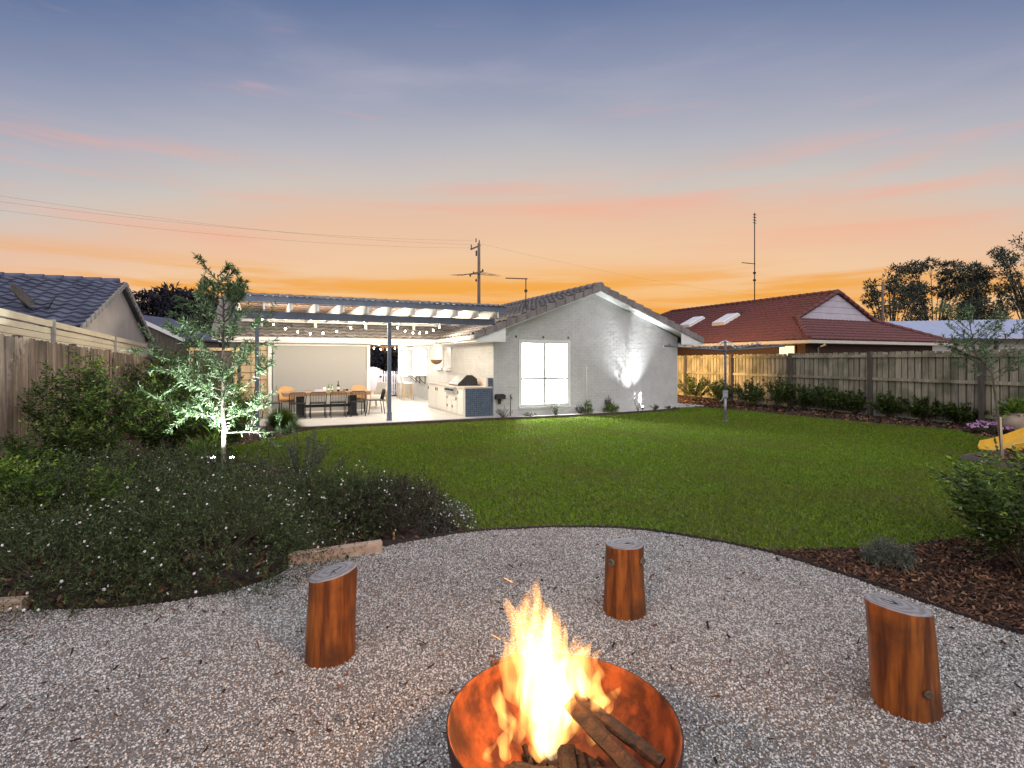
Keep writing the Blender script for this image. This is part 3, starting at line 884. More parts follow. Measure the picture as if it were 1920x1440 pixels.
me_t = tile_mesh('tile_grey_mesh', 0.30, 0.36, 0.036, 0.036, lift=0.046); me_t.materials.append(M['tile_grey'])
ca_ = 1 / math.hypot(1, PITCH); sa_ = PITCH * ca_
tile_field(roof, M['tile_grey'], (-7.3, 2.95, EZ - 0.035), (1, 0, 0), (0, ca_, sa_), lambda p: p.x + 0.75 < p.y - 2.95 - 0.02, 36, 13, 128, me_t, rank=lambda p: p.y * 10 - 0.1 * p.x)
tile_field(roof, M['tile_grey'], (-0.75, -OV + 0.05 + 36 * 0.3, EZ - 0.035), (0, -1, 0), (ca_, 0, sa_), lambda p: p.y - 2.95 < p.x + 0.75 - 0.02, 36, 13, 165, me_t, rank=lambda p: p.y)
tile_field(roof, M['tile_grey'], (W + 0.75, -OV + 0.05, EZ - 0.035), (0, 1, 0), (-ca_, 0, sa_), None, 12, 13, 0, me_t)
mb = MB()
for k in range(20):
    y0 = -OV - 0.02 + k * 0.38
    mb.tube([(W / 2, y0, APEX - 0.01), (W / 2, y0 + 0.4, APEX + 0.012)], 0.11, 10)
for k in range(24):
    x0 = -7.3 + k * 0.44
    mb.tube([(x0, 7.14, APEX - 0.01), (x0 + 0.46, 7.14, APEX + 0.012)], 0.11, 10)
mb.build('ridge_caps', M['barge'], roof, 'stuff')
# barge tiles down both verges
for side in (0, 1):
    nb = 13
    for k in range(nb):
        a0 = (W / 2 + 0.75) * k / nb; a1 = (W / 2 + 0.75) * (k + 1.04) / nb
        s0, s1 = (-0.75 + a0, -0.75 + a1) if side == 0 else (W + 0.75 - a0, W + 0.75 - a1)
        z0, z1 = EZ + PITCH * a0, EZ + PITCH * a1
        mb = MB()
        h = 0.17
        mb.prism([(s0, -OV - 0.05, z0 - h), (s1, -OV - 0.02, z1 - h), (s1, -OV - 0.02, z1 + 0.008), (s0, -OV - 0.05, z0 + 0.045)], (0, 0.025, 0))
        mb.prism([(s0, -OV - 0.049, z0 + 0.018), (s1, -OV - 0.019, z1 - 0.005), (s1, -OV - 0.019, z1 + 0.014), (s0, -OV - 0.049, z0 + 0.047)], (0, 0.2, 0))
        mb.build('barge_tile', M['barge'], roof)
# soffit linings, fascia and gutters
sf = MB()
for sgn in (0, 1):
    f = (lambda s: s) if sgn == 0 else (lambda s: W - s)
    sf.prism([(f(-0.7), -OV, EZ - 0.18), (f(W / 2), -OV, APEX - 0.20), (f(W / 2), 0.0, APEX - 0.20), (f(-0.7), 0.0, EZ - 0.18)], (0, 0, 0.025))
sf.build('soffit', M['plaster'], house)
mb = MB(); mb.box((-0.68, -OV + 0.02, 2.22), (-0.012, 0.0, 2.26)); mb.box((-0.68, 0.0, 2.22), (-0.012, 2.9, 2.26)); mb.box((W + 0.005, -OV + 0.02, 2.22), (W + 0.68, 9, 2.26)); mb.box((-7.2, 2.98, 2.22), (-0.69, 3.5, 2.26))
mb.build('eave_lining', M['plaster'], house)
for s0, s1 in ((-0.70, 0.20), (W - 0.20, W + 0.70)):
    zl = lambda s: EZ - 0.2 + PITCH * (min(s, W - s) + 0.75)
    mb = MB(); mb.prism([(s0, -OV + 0.0, 2.215), (s1, -OV + 0.0, 2.215), (s1, -OV + 0.0, zl(s1)), (s0, -OV + 0.0, zl(s0))], (0, 0.02, 0)); mb.build('boxed_end', M['white_paint'], house)
def gutter(p, q, out):
    p = Vector(p); q = Vector(q); out = Vector(out)
    mb = MB()
    prof = [(0.0, 0.0), (0.0, -0.115), (0.10, -0.115), (0.125, -0.02), (0.115, -0.02), (0.09, -0.105), (0.012, -0.105), (0.012, 0.0)]
    poly = [p + out * a + Vector((0, 0, b)) for a, b in prof]
    mb.prism(poly, q - p)
    return mb.build('gutter', M['white_paint'], house)
gutter((-7.35, 2.97, EZ - 0.055), (-0.86, 2.97, EZ - 0.055), (0, -1, 0))
gutter((-0.73, -OV + 0.06, EZ - 0.055), (-0.73, 2.84, EZ - 0.055), (-1, 0, 0))
gutter((W + 0.73, -OV + 0.06, EZ - 0.055), (W + 0.73, 9, EZ - 0.055), (1, 0, 0))
mb = MB(); mb.box((-7.3, 2.975, 2.262), (-0.7, 2.995, EZ - 0.04)); mb.box((-0.725, -OV + 0.05, 2.262), (-0.705, 2.97, EZ - 0.04)); mb.build('fascia', M['white_paint'], house)
# rear wing body left of the opening, verandah beam, ceiling, return wall
mb = MB(); mb.box((-7.0, 4.6, 0), (-2.95, 9.6, 2.4)); mb.build('wing_wall', M['white_wall'], house)
mb = MB(); mb.box((-7.0, 3.30, 2.24), (-0.002, 3.44, 2.36)); mb.build('verandah_beam', M['white_paint'], house)
mb = MB(); mb.box((-2.94, 3.5, 2.36), (-0.002, 9.6, 2.40)); mb.box((-7.0, 3.5, 2.362), (-2.95, 4.59, 2.40)); mb.build('verandah_ceiling', M['plaster'], house)
mb = MB(); mb.box((-0.62, 9.3, 0.08), (-0.002, 9.42, 2.36)); mb.build('return_wall', M['white_wall'], house)
mb = MB(); mb.box((-0.50, 9.262, 0.95), (-0.17, 9.298, 2.12)); nw_ = mb.build('narrow_window', M['blue_steel'], house)
mb = MB(); mb.box((-0.46, 9.25, 1.0), (-0.21, 9.26, 1.52)); mb.box((-0.46, 9.25, 1.56), (-0.21, 9.26, 2.08)); mb.build('pane', M['downlight'], nw_)
for s_ in (-5.86, -2.97):
    mb = MB(); mb.box((s_ - 0.05, 3.30, 0.08), (s_ + 0.05, 3.42, 2.235)); mb.build('verandah_post', M['white_paint'], house)
# small side windows with sills
for t0, t1 in ((3.75, 4.35), (4.75, 5.45)):
    mb = MB()
    mb.box((-0.035, t0, 1.42), (-0.010, t1, 1.47)); mb.box((-0.035, t0, 2.12), (-0.010, t1, 2.17)); mb.box((-0.035, t0, 1.47), (-0.010, t0 + 0.05, 2.12)); mb.box((-0.035, t1 - 0.05, 1.47), (-0.010, t1, 2.12))
    w_ = mb.build('side_window', M['white_paint'], house)
    mb = MB(); mb.box((-0.014, t0 + 0.05, 1.47), (-0.010, t1 - 0.05, 2.12)); mb.build('pane', M['skylight'], w_)
    mb = MB(); mb.box((-0.12, t0 - 0.04, 1.33), (-0.010, t1 + 0.04, 1.40)); mb.build('sill', M['white_paint'], w_)
# servery window with shelf and brackets
mb = MB(); mb.box((-0.035, 6.9, 1.10), (-0.010, 6.96, 2.15)); mb.box((-0.035, 8.6, 1.10), (-0.010, 8.66, 2.15)); mb.box((-0.035, 6.96, 2.10), (-0.010, 8.6, 2.15)); sv = mb.build('servery_window', M['white_paint'], house)
mb = MB(); mb.box((-0.018, 6.96, 1.12), (-0.010, 8.6, 2.10)); mb.build('pane', M['downlight'], sv)
mb = MB(); mb.box((-0.42, 6.85, 1.05), (-0.010, 8.7, 1.09)); mb.build('servery_shelf', M['white_paint'], house)
for t_ in (7.1, 7.9, 8.5):
    mb = MB(); mb.bar((-0.02, t_, 1.04), (-0.38, t_, 1.04), 0.03, 0.02); mb.bar((-0.03, t_, 0.72), (-0.03, t_, 1.03), 0.03, 0.02); mb.bar((-0.03, t_, 0.73), (-0.37, t_, 1.03), 0.02, 0.02); mb.build('shelf_bracket', M['dark_timber'], house)
# downlights
for s_, t_ in ((-1.6, 4.3), (-0.9, 4.9), (-1.6, 6.0), (-1.0, 7.3), (-1.6, 8.6)):
    mb = MB(); mb.lathe([(0.0, 0.0), (0.045, 0.0), (0.06, 0.012)], 14, (s_, t_, 2.345)); dl = mb.build('downlight', M['downlight'], house)
    lamp('downlight_lamp', 'SPOT', (s_, t_, 2.33), 26, (1.0, 0.95, 0.87), house, 0.05, (0, 0, 0), R(150), 0.6)
# wall clutter on the gable: pipe, tap, hose box
mb = MB(); mb.tube([(3.17, -0.025, 0.06), (3.17, -0.025, 1.5)], 0.012, 6); mb.build('wall_pipe', M['white_paint'], house)
mb = MB(); mb.tube([(0.50, -0.10, 0.03), (0.50, -0.10, 0.68)], 0.012, 6); tp_ = mb.build('tap_pipe', M['dark_timber'], house)
mb = MB(); mb.tube([(0.50, -0.10, 0.62), (0.50, -0.18, 0.62), (0.50, -0.20, 0.56)], 0.014, 6); mb.tube([(0.46, -0.13, 0.68), (0.54, -0.13, 0.68)], 0.01, 6); mb.build('tap', M['rust_dark'], tp_)
for k, s_ in enumerate((0.72, 1.63, 2.50)):
    mb = MB(); mb.box((s_ - 0.012, -0.05, 2.36), (s_ + 0.012, -0.012, 2.42)); mb.build('blind_hook', M['dark_timber'], house)
hb = thing('hose_bracket', 'small black hose holder box mounted on the gable wall by the window', 'hose holder', H(0.16, -0.02, 0.55), A)
mb = MB(); mb.prism([(-0.14, -0.16, 0.02), (0.16, -0.16, 0.02), (0.16, -0.16, 0.13), (0.10, -0.16, 0.17), (-0.10, -0.16, 0.17), (-0.14, -0.16, 0.13)], (0, 0.15, 0)); mb.build('box', M['black_metal'], hb, bevel=0.01)
mb = MB(); mb.box((-0.03, -0.10, -0.12), (0.03, -0.02, 0.019)); mb.build('bracket', M['rust_dark'], hb)
# warm lamp on the far side wall (lights the fence orange)
sl = thing('wall_lamp', 'warm wall lamp round the corner on the side wall', 'lamp', H(W + 0.02, 3.6, 1.9), A)
mb = MB(); mb.box((0.0, -0.05, -0.05), (0.04, 0.05, 0.12)); mb.build('back_plate', M['black_metal'], sl)
mb = MB(); mb.lathe([(0.0, 0.0), (0.05, 0.01), (0.06, 0.1), (0.04, 0.14)], 12, (0.11, 0, -0.05)); mb.build('lamp_glass', M['bulb'], sl)
lamp('wall_lamp_light', 'SPOT', (0.22, 0, 0.02), 1100, (1.0, 0.58, 0.18), sl, 0.06, (0, R(-75), 0), R(105), 0.9)
# antenna on the roof
an = thing('tv_antenna', 'short tv antenna with one boom on the grey tiled roof', 'antenna', H(1.65, 1.2, roof_z(1.65)), A)
mb = MB(); mb.tube([(0, 0, -0.05), (0, 0, 1.0)], 0.016, 6); mb.build('mast', M['black_metal'], an)
mb = MB(); mb.tube([(0.05, 0, 0.98), (-0.78, -0.15, 0.93)], 0.016, 6)
for k in range(7):
    f = k / 6; mb.tube([(0.03 - 0.75 * f, -0.14 * f - 0.10, 0.975 - 0.045 * f), (0.03 - 0.75 * f, -0.14 * f + 0.10, 0.975 - 0.045 * f)], 0.005, 4)
mb.build('boom', M['black_metal'], an)
mb = MB(); mb.box((-0.04, -0.03, 0.55), (0.04, 0.03, 0.63)); mb.build('amplifier', M['black_metal'], an)

# ================================================================== flyover patio roof
pg = thing('patio_roof', 'open patio roof on blue steel posts with exposed rafters and string lights', 'patio roof', P0, A)
S0, S1 = -6.74, 0.19
for s_ in (-6.18, -2.98):
    mb = MB(); mb.box((s_ - 0.045, 0.065, 0.08), (s_ + 0.045, 0.155, 2.70)); po = mb.build('post', M['blue_steel'], pg)
    mb = MB(); mb.box((s_ - 0.075, 0.03, 0.086), (s_ + 0.075, 0.19, 0.10)); mb.box((s_ - 0.058, 0.052, 0.10), (s_ + 0.058, 0.168, 0.30)); mb.build('post_shoe', M['blue_steel'], po)
mb = MB(); mb.box((S0 + 0.02, 0.06, 2.702), (S1 - 0.12, 0.16, 2.885)); mb.build('front_beam', M['blue_steel'], pg)
mb = MB(); mb.box((S0 + 0.10, 3.60, 2.86), (-0.62, 3.70, 3.02)); mb.build('rear_beam', M['white_paint'], pg)
for s_ in (-6.1, -4.55, -3.0, -1.4):
    mb = MB(); mb.box((s_ - 0.045, 3.605, EZ + PITCH * 0.68 - 0.06), (s_ + 0.045, 3.695, 2.858)); mb.build('roof_strut', M['white_paint'], pg)
k = 0
s_ = S0 + 0.12
while s_ < S1 - 0.03:
    mb = MB(); mb.box((s_ - 0.022, -0.49, 2.887), (s_ + 0.022, 3.595, 3.16)); mb.build('rafter', M['white_paint'], pg)
    s_ += 0.596; k += 1
mb = MB(); mb.box((S0, -0.53, 3.055), (S1, -0.495, 3.195)); mb.build('fascia', M['blue_steel'], pg)
mb = MB(); mb.box((S0, -0.494, 2.95), (S0 + 0.035, 3.9, 3.20)); mb.build('end_fascia', M['blue_steel'], pg)
# timber battens under the sheets (warm wood seen from below), corrugated sheets
me_b = None
for j in range(7):
    mb = MB(); mb.box((S0 + 0.04, -0.42 + j * 0.7, 3.162), (S1 - 0.02, -0.35 + j * 0.7, 3.197)); mb.build('batten', M['table_wood'], pg)
vs, fs = [], []
NX = 180
for i in range(NX + 1):
    x = S0 - 0.02 + (S1 - S0 + 0.04) * i / NX
    zz = 3.216 + 0.012 * math.cos(i * PI / 2)
    vs += [(x, -0.60, zz), (x, 4.0, zz)]
for i in range(NX): fs.append((2 * i, 2 * i + 2, 2 * i + 3, 2 * i + 1))
me = bpy.data.meshes.new('roof_sheet'); me.from_pydata(vs, [], fs)
ro = link('roof_sheet', me, M['sheet_blue'], pg); sm = ro.modifiers.new('t', 'SOLIDIFY'); sm.thickness = 0.004

# string lights: two swags along the patio, one under the verandah ceiling
def string_lights(label, pts_px, place, energy, dist=None):
    P3 = [Vector(place(u, v)) for u, v in pts_px]
    base = P3[0]
    t_ = thing('string_lights', label, 'string lights', base, 0, 'patio string lights')
    mb = MB(); mb.tube([p - base + Vector((0, 0, 0.06)) for p in P3], 0.005, 5); mb.build('cable', M['black_metal'], t_)
    for i, p in enumerate(P3):
        q = p - base
        mb = MB(); mb.lathe([(0.011, 0.0), (0.013, 0.05)], 8, q + Vector((0, 0, 0.012))); sk = mb.build('socket', M['black_metal'], t_)
        mb = MB(); mb.lathe([(0.0, -0.045), (0.014, -0.038), (0.02, -0.018), (0.016, 0.0), (0.010, 0.012)], 10, q); mb.build('bulb', M['bulb'], sk)
        lamp('bulb_lamp', 'POINT', q + Vector((0, 0, -0.09)), energy, (1.0, 0.87, 0.68), t_, 0.03)
def on_t(t_):
    def f(u, v):
        x = (u - 960) / F_PX
        # point of the vertical plane t = t_ seen at u, v
        s_ = (x * (P0.y + t_ * CA) - (P0.x - t_ * SA)) / (CA - x * SA)
        q = H(s_, t_)
        return (q[0], q[1], CAM_H - (v - HOR) / F_PX * q[1])
    return f
zp = lambda lst: [(420 + x / 3.556, 500 + y / 3.556) for x, y in lst]
string_lights('swag of warm bulbs hanging nearest the left patio post', zp([(257, 345), (330, 383), (410, 410), (492, 432), (575, 443), (660, 440), (752, 428), (845, 405), (935, 373)]), on_t(1.1), 13)
string_lights('swag of warm bulbs hanging right of the middle patio post', zp([(1060, 362), (1107, 378), (1157, 405), (1207, 428), (1260, 438), (1305, 440), (1352, 435), (1395, 422), (1435, 400), (1470, 375)]), on_t(1.1), 13)
string_lights('bulbs strung under the verandah ceiling by the barbecue', zp([(1000, 540), (1045, 548), (1090, 551), (1140, 540), (1195, 540), (1250, 545), (1300, 546), (1360, 537)]), on_t(5.6), 3)

# ---- roller blind
bl = thing('outdoor_blind', 'large pale roller blind pulled down behind the dining table', 'blind', H(-5.80, 3.37, 0.08), A)
mb = MB(); mb.box((0.02, -0.03, 0.03), (2.76, -0.026, 2.06)); mb.build('screen', M['blind'], bl)
mb = MB(); mb.box((0.0, -0.075, 2.06), (2.78, 0.02, 2.155)); mb.build('cassette', M['white_paint'], bl)
mb = MB(); mb.box((0.02, -0.045, 0.0), (2.76, -0.012, 0.035)); mb.build('bottom_rail', M['white_paint'], bl)

# trellis and timber gate left of the blind
tr = thing('wire_trellis', 'tan panel with wire trellis beside the left patio post', 'trellis', H(-6.02, 3.37, 0.08), A)
mb = MB(); mb.box((-0.62, 0.02, 0.0), (0.10, 0.05, 2.1)); mb.build('panel', M['pale_wood'], tr)
for k in range(9):
    mb = MB(); mb.tube([(-0.6, 0.0, 0.15 + k * 0.22), (0.08, 0.0, 0.15 + k * 0.22)], 0.006, 5); mb.build('wire', M['black_metal'], tr)
for x in (-0.35, -0.1):
    mb = MB(); mb.tube([(x, -0.012, 0.0), (x, -0.012, 2.05)], 0.006, 5); mb.build('wire', M['black_metal'], tr)
tg = thing('timber_gate', 'dark side gate in a pale timber frame behind the olive tree', 'gate', H(-7.15, 2.2, 0.0), A)
for x in (-0.62, 0.42):
    mb = MB(); mb.box((x - 0.05, -0.05, 0), (x + 0.05, 0.05, 1.95)); mb.build('post', M['pale_wood'], tg)
mb = MB(); mb.box((-0.72, -0.06, 1.952), (0.52, 0.06, 2.03)); mb.build('lintel', M['pale_wood'], tg)
for k in range(6):
    mb = MB(); mb.box((-0.56 + k * 0.153, -0.02, 0.06), (-0.56 + k * 0.153 + 0.148, 0.012, 1.94)); mb.build('board', M['post_grey'], tg)

# ---- dining table and chairs (table_root frame: x along the table)
def TB(s, t): return H(s, t, 0.086)
tb = thing('dining_table', 'long timber dining table with black trestle legs in front of the blind', 'table', TB(-4.37, 2.1), A)
for k in range(5):
    mb = MB(); mb.box((-1.2, -0.42 + k * 0.17, 0.66), (1.2, -0.42 + k * 0.17 + 0.166, 0.70)); mb.build('plank', M['table_wood'], tb)
mb = MB(); mb.box((-1.19, -0.415, 0.60), (1.19, -0.385, 0.658)); mb.box((-1.19, 0.39, 0.60), (1.19, 0.42, 0.658)); mb.build('apron', M['table_wood'], tb)
for x in (-0.72, 0.72):
    mb = MB(); mb.box((x - 0.1, -0.2, 0.02), (x + 0.1, 0.2, 0.60)); mb.box((x - 0.11, -0.36, 0), (x + 0.11, 0.36, 0.05)); mb.build('trestle', M['black_metal'], tb)
mb = MB(); mb.box((-0.62, -0.04, 0.25), (0.62, 0.04, 0.33)); mb.build('stretcher', M['black_metal'], tb)

def slat_chair(name, label, group):
    t_ = thing(name, label, 'chair', (0, 0, 0), 0, group)
    # faces +y, backrest at -y
    for x in (-0.2, 0.2):
        mb = MB(); mb.tube([(x, -0.25, 0), (x * 0.98, -0.2, 0.40), (x * 0.95, -0.22, 0.44)], 0.012, 6); mb.build('leg', M['black_metal'], t_)
        mb = MB(); mb.tube([(x, 0.22, 0), (x * 0.95, 0.18, 0.41)], 0.012, 6); mb.build('leg', M['black_metal'], t_)
    mb = MB(); mb.box((-0.21, -0.2, 0.40), (0.21, 0.21, 0.425)); mb.build('seat', M['black_metal'], t_, bevel=0.008)
    mb = MB(); mb.tube([(-0.20, -0.2, 0.42), (-0.215, -0.26, 0.66), (-0.19, -0.268, 0.71), (-0.16, -0.27, 0.725), (0.16, -0.27, 0.725), (0.19, -0.268, 0.71), (0.215, -0.26, 0.66), (0.20, -0.2, 0.42)], 0.012, 6); bk = mb.build('back_frame', M['black_metal'], t_)
    for k in range(9):
        x = -0.165 + k * 0.33 / 8
        mb = MB(); mb.tube([(x, -0.205, 0.42), (x, -0.262, 0.66), (x, -0.27, 0.72)], 0.006, 5); mb.build('slat', M['black_metal'], bk)
    return t_
ch0 = slat_chair('dining_chair', 'black slatted chair at the dining table, first from the left in the front row', 'black slatted chairs at the dining table')
front_lab = ['first', 'second', 'third', 'fourth']
for k, s_ in enumerate((-5.19, -4.655, -4.12, -3.60)):
    o = ch0 if k == 0 else copy_tree(ch0)
    o['label'] = 'black slatted chair at the dining table, %s from the left in the front row' % front_lab[k]
    p = TB(s_, 1.62 + (0.03 if k % 2 else 0)); o.location = p; o.rotation_euler = (0, 0, A + (0.05 if k == 3 else -0.02 * k))
for (s_, rz, lab) in ((-5.82, -PI / 2, 'black slatted chair at the left head of the dining table'), (-2.98, PI / 2, 'black slatted chair at the right head of the dining table')):
    o = copy_tree(ch0); o['label'] = lab; o.location = TB(s_, 2.12); o.rotation_euler = (0, 0, A + rz)
def armchair(label, s_, dz):
    t_ = thing('armchair', label, 'armchair', TB(s_, 2.78), A + PI + dz, 'tan armchairs')
    t_.scale = (0.84, 0.84, 1.0)
    mb = MB(); mb.box((-0.24, -0.22, 0.38), (0.24, 0.24, 0.46)); mb.build('seat', M['tan_leather'], t_, bevel=0.02)
    mb = MB()
    pts = []
    for k in range(13):
        a_ = PI + PI * k / 12
        pts.append((0.27 * math.cos(a_), 0.24 * math.sin(a_) * 1.0))
    poly = [(x, y, 0.44) for x, y in pts] + [(x * 0.9, y * 0.9 + 0.0, 0.44) for x, y in reversed(pts)]
    top = [0.62 + 0.22 * math.sin(PI * k / 12) ** 0.7 for k in range(13)]
    vs = [(x, y, 0.44) for x, y in pts] + [(x * 1.06, y * 1.12, top[i]) for i, (x, y) in enumerate(pts)] + [(x * 0.88, y * 0.86, 0.44) for x, y in pts] + [(x * 0.95, y * 0.98, top[i]) for i, (x, y) in enumerate(pts)]
    fs = []
    n_ = 13
    for i in range(n_ - 1):
        fs += [(i, i + 1, n_ + i + 1, n_ + i), (2 * n_ + i + 1, 2 * n_ + i, 3 * n_ + i, 3 * n_ + i + 1), (n_ + i, n_ + i + 1, 3 * n_ + i + 1, 3 * n_ + i)]
    mb.add(vs, fs, True); mb.build('backrest', M['tan_leather'], t_)
    for x in (-0.2, 0.2):
        for y in (-0.18, 0.2):
            mb = MB(); mb.tube([(x * 1.05, y * 1.1, 0), (x, y, 0.38)], 0.016, 6); mb.build('leg', M['black_metal'], t_)
armchair('tan armchair with curved back behind the left end of the table', -5.42, 0.15)
armchair('tan armchair with curved back behind the right end of the table', -3.36, -0.12)
# things on the table
def bottle(label, s_, t_, h, r, m, group=None):
    b_ = thing('bottle', label, 'bottle', H(s_, t_, 0.787), A, group)
    mb = MB(); mb.lathe([(r * 0.9, 0), (r, 0.01), (r, h * 0.55), (r * 0.8, h * 0.63), (r * 0.36, h * 0.72), (r * 0.34, h * 0.97), (r * 0.40, h)], 12); mb.build('body', m, b_)
    mb = MB(); mb.lathe([(r * 1.02, h * 0.18), (r * 1.02, h * 0.45)], 12, cap=False); mb.build('paper_label', M['paper'], b_)
bottle('small green bottle on the table, nearer the dark wine bottle', -4.22, 2.12, 0.20, 0.035, M['bottle_green'])
bottle('small green bottle on the table, farther from the dark wine bottle', -4.32, 2.10, 0.20, 0.035, M['bottle_green'])
bottle('tall dark wine bottle on the dining table', -4.05, 2.08, 0.30, 0.038, M['bottle_dark'])
cd = thing('candle_jar', 'clear and amber jar standing beside the green bottles', 'jar', H(-4.43, 2.1, 0.787), A)
mb = MB(); mb.lathe([(0.04, 0), (0.045, 0.01), (0.045, 0.12), (0.04, 0.12), (0.04, 0.02)], 14); mb.build('jar', M['paper'], cd)
mb = MB(); mb.lathe([(0.036, 0.021), (0.036, 0.06)], 12); mb.build('wax', M['tan_leather'], cd)
bx = thing('serving_tray', 'small grey tray with cups on the dining table', 'tray', H(-4.59, 2.05, 0.787), A)
mb = MB(); mb.box((-0.13, -0.09, 0), (0.13, 0.09, 0.012)); mb.box((-0.13, -0.09, 0.012), (0.13, -0.08, 0.045)); mb.box((-0.13, 0.08, 0.012), (0.13, 0.09, 0.045)); mb.box((-0.13, -0.08, 0.012), (-0.12, 0.08, 0.045)); mb.box((0.12, -0.08, 0.012), (0.13, 0.08, 0.045)); mb.build('tray', M['purple_grey'], bx)
for x in (-0.06, 0.0, 0.06):
    mb = MB(); mb.lathe([(0.018, 0), (0.024, 0.06), (0.021, 0.06), (0.016, 0.006)], 10, (x, 0, 0.0125)); mb.build('cup', M['purple_grey'], bx)
pl = thing('pepper_mill', 'dark pepper mill lying on the dining table', 'pepper mill', H(-3.83, 2.1, 0.787), A)
mb = MB(); mb.tube([(-0.08, 0, 0.032), (-0.03, 0, 0.032), (0.0, 0, 0.032), (0.05, 0, 0.032), (0.07, 0, 0.032)], [0.02, 0.014, 0.022, 0.03, 0.02], 10); mb.build('body', M['bottle_dark'], pl)
mb = MB(); mb.tube([(0.07, 0, 0.032), (0.085, 0, 0.032)], 0.008, 8); mb.build('knob', M['steel'], pl)

# ---- lounge chair
lc = thing('lounge_chair', 'pale timber lounge chair with white cushions beyond the dining table', 'lounge chair', TB(-2.66, 4.3), A + PI * 0.62)
for x in (-0.36, 0.36):
    mb = MB(); mb.bar((x, 0.32, 0), (x, 0.30, 0.56), 0.05, 0.05); mb.build('leg', M['pale_wood'], lc)
    mb = MB(); mb.bar((x, -0.38, 0), (x, -0.32, 0.52), 0.05, 0.05); mb.build('leg', M['pale_wood'], lc)
    mb = MB(); mb.bar((x, -0.42, 0.545), (x, 0.36, 0.585), 0.07, 0.03); mb.build('armrest', M['pale_wood'], lc)
mb = MB(); mb.bar((-0.33, 0.28, 0.26), (0.33, 0.28, 0.26), 0.04, 0.07); mb.bar((-0.33, -0.3, 0.24), (0.33, -0.3, 0.24), 0.04, 0.07); mb.build('frame', M['pale_wood'], lc)
mb = MB(); mb.box((-0.325, -0.3, 0.29), (0.325, 0.34, 0.43)); mb.build('seat_cushion', M['cushion'], lc, bevel=0.04)
mb = MB(); mb.box((-0.325, -0.08, 0.0), (0.325, 0.08, 0.46), Matrix.Translation((0, -0.33, 0.40)) @ Matrix.Rotation(R(18), 4, 'X')); mb.build('back_cushion', M['cushion'], lc, bevel=0.04)

# ---- bar stools
def stool(label, s_, t_):
    b_ = thing('bar_stool', label, 'bar stool', TB(s_, t_), A, 'white bar stools')
    for x in (-0.17, 0.17):
        for y in (-0.17, 0.17):
            mb = MB(); mb.bar((x * 1.15, y * 1.15, 0), (x * 0.85, y * 0.85, 0.66), 0.03, 0.03); mb.build('leg', M['pale_wood'], b_)
    mb = MB()
    for p_, q_ in (((-.185, -.185), (.185, -.185)), ((.185, -.185), (.185, .185)), ((.185, .185), (-.185, .185)), ((-.185, .185), (-.185, -.185))):
        mb.bar((p_[0], p_[1], 0.22), (q_[0], q_[1], 0.22), 0.02, 0.025)
    mb.build('footrest', M['pale_wood'], b_)
    mb = MB(); mb.box((-0.2, -0.2, 0.66), (0.2, 0.2, 0.70)); mb.build('seat', M['white_paint'], b_, bevel=0.015)
    mb = MB(); mb.prism([(-0.24, -0.19, 0.70), (-0.24, 0.19, 0.70), (-0.27, 0.2, 1.02), (-0.27, -0.2, 1.02)], (0.03, 0, 0)); mb.build('backrest', M['white_paint'], b_)
stool('white bar stool under the servery shelf, nearer one', -0.75, 7.1)
stool('white bar stool under the servery shelf, farther one', -0.75, 7.95)

# ---- outdoor kitchen
ok = thing('outdoor_kitchen', 'white barbecue bench with cabinet doors and a blue mosaic end panel', 'kitchen bench', H(-0.02, 0.0, 0.086), A)
D_, L_ = 0.86, 3.75
mb = MB(); mb.box((-D_ + 0.02, 0.03, 0), (-0.005, L_, 0.80)); mb.build('carcass', M['cabinet'], ok)
mb = MB(); mb.box((-D_ - 0.02, -0.0, 0.802), (-0.01, L_ + 0.02, 0.845)); mb.build('worktop', M['counter'], ok)
mb = MB(); mb.box((-0.05, 0.14, 0.846), (-0.01, L_, 1.07)); mb.build('splashback', M['counter'], ok)
mb = MB(); mb.box((-D_ + 0.02, 0.0, 0), (-0.005, 0.029, 0.80)); mb.box((-0.15, 0.0, 0.846), (-0.012, 0.12, 1.10)); ep = mb.build('end_panel', M['grout'], ok)
# mosaic squares
me_m = MB().box((-0.026, -0.004, -0.026), (0.026, 0.0, 0.026)).mesh('mosaic_tile'); me_m.materials.append(M['mosaic'])
for i in range(14):
    for j in range(14):
        o = link('mosaic_tile', me_m, None, ep, None, (-D_ + 0.055 + i * 0.0588, -0.001, 0.034 + j * 0.0567))
for i in range(2):
    for j in range(4):
        o = link('mosaic_tile', me_m, None, ep, None, (-0.112 + i * 0.062, -0.001, 0.878 + j * 0.058))
for (t0, t1, z0, z1) in ((0.10, 0.62, 0.05, 0.78), (0.66, 1.13, 0.05, 0.40), (1.17, 1.62, 0.05, 0.40), (0.66, 1.62, 0.42, 0.52), (1.70, 2.65, 0.05, 0.78), (2.69, 3.68, 0.05, 0.78)):
    mb = MB(); mb.box((-D_ - 0.002, t0, z0), (-D_ + 0.018, t1, z1)); d_ = mb.build('door', M['cabinet'], ok)
    for t_ in ((t0 + 0.06, t1 - 0.06) if t1 - t0 > 0.8 else (t1 - 0.07,)):
        mb = MB(); mb.box((-D_ - 0.025, t_ - 0.012, z1 - 0.16 if z1 > 0.6 else (z0 + z1) / 2 - 0.04), (-D_ - 0.003, t_ + 0.012, z1 - 0.06 if z1 > 0.6 else (z0 + z1) / 2 + 0.04)); mb.build('handle', M['black_metal'], d_)
bq = thing('barbecue', 'steel barbecue with black sided hood built into the bench', 'barbecue', H(-0.02, 0.70, 0.932), A)
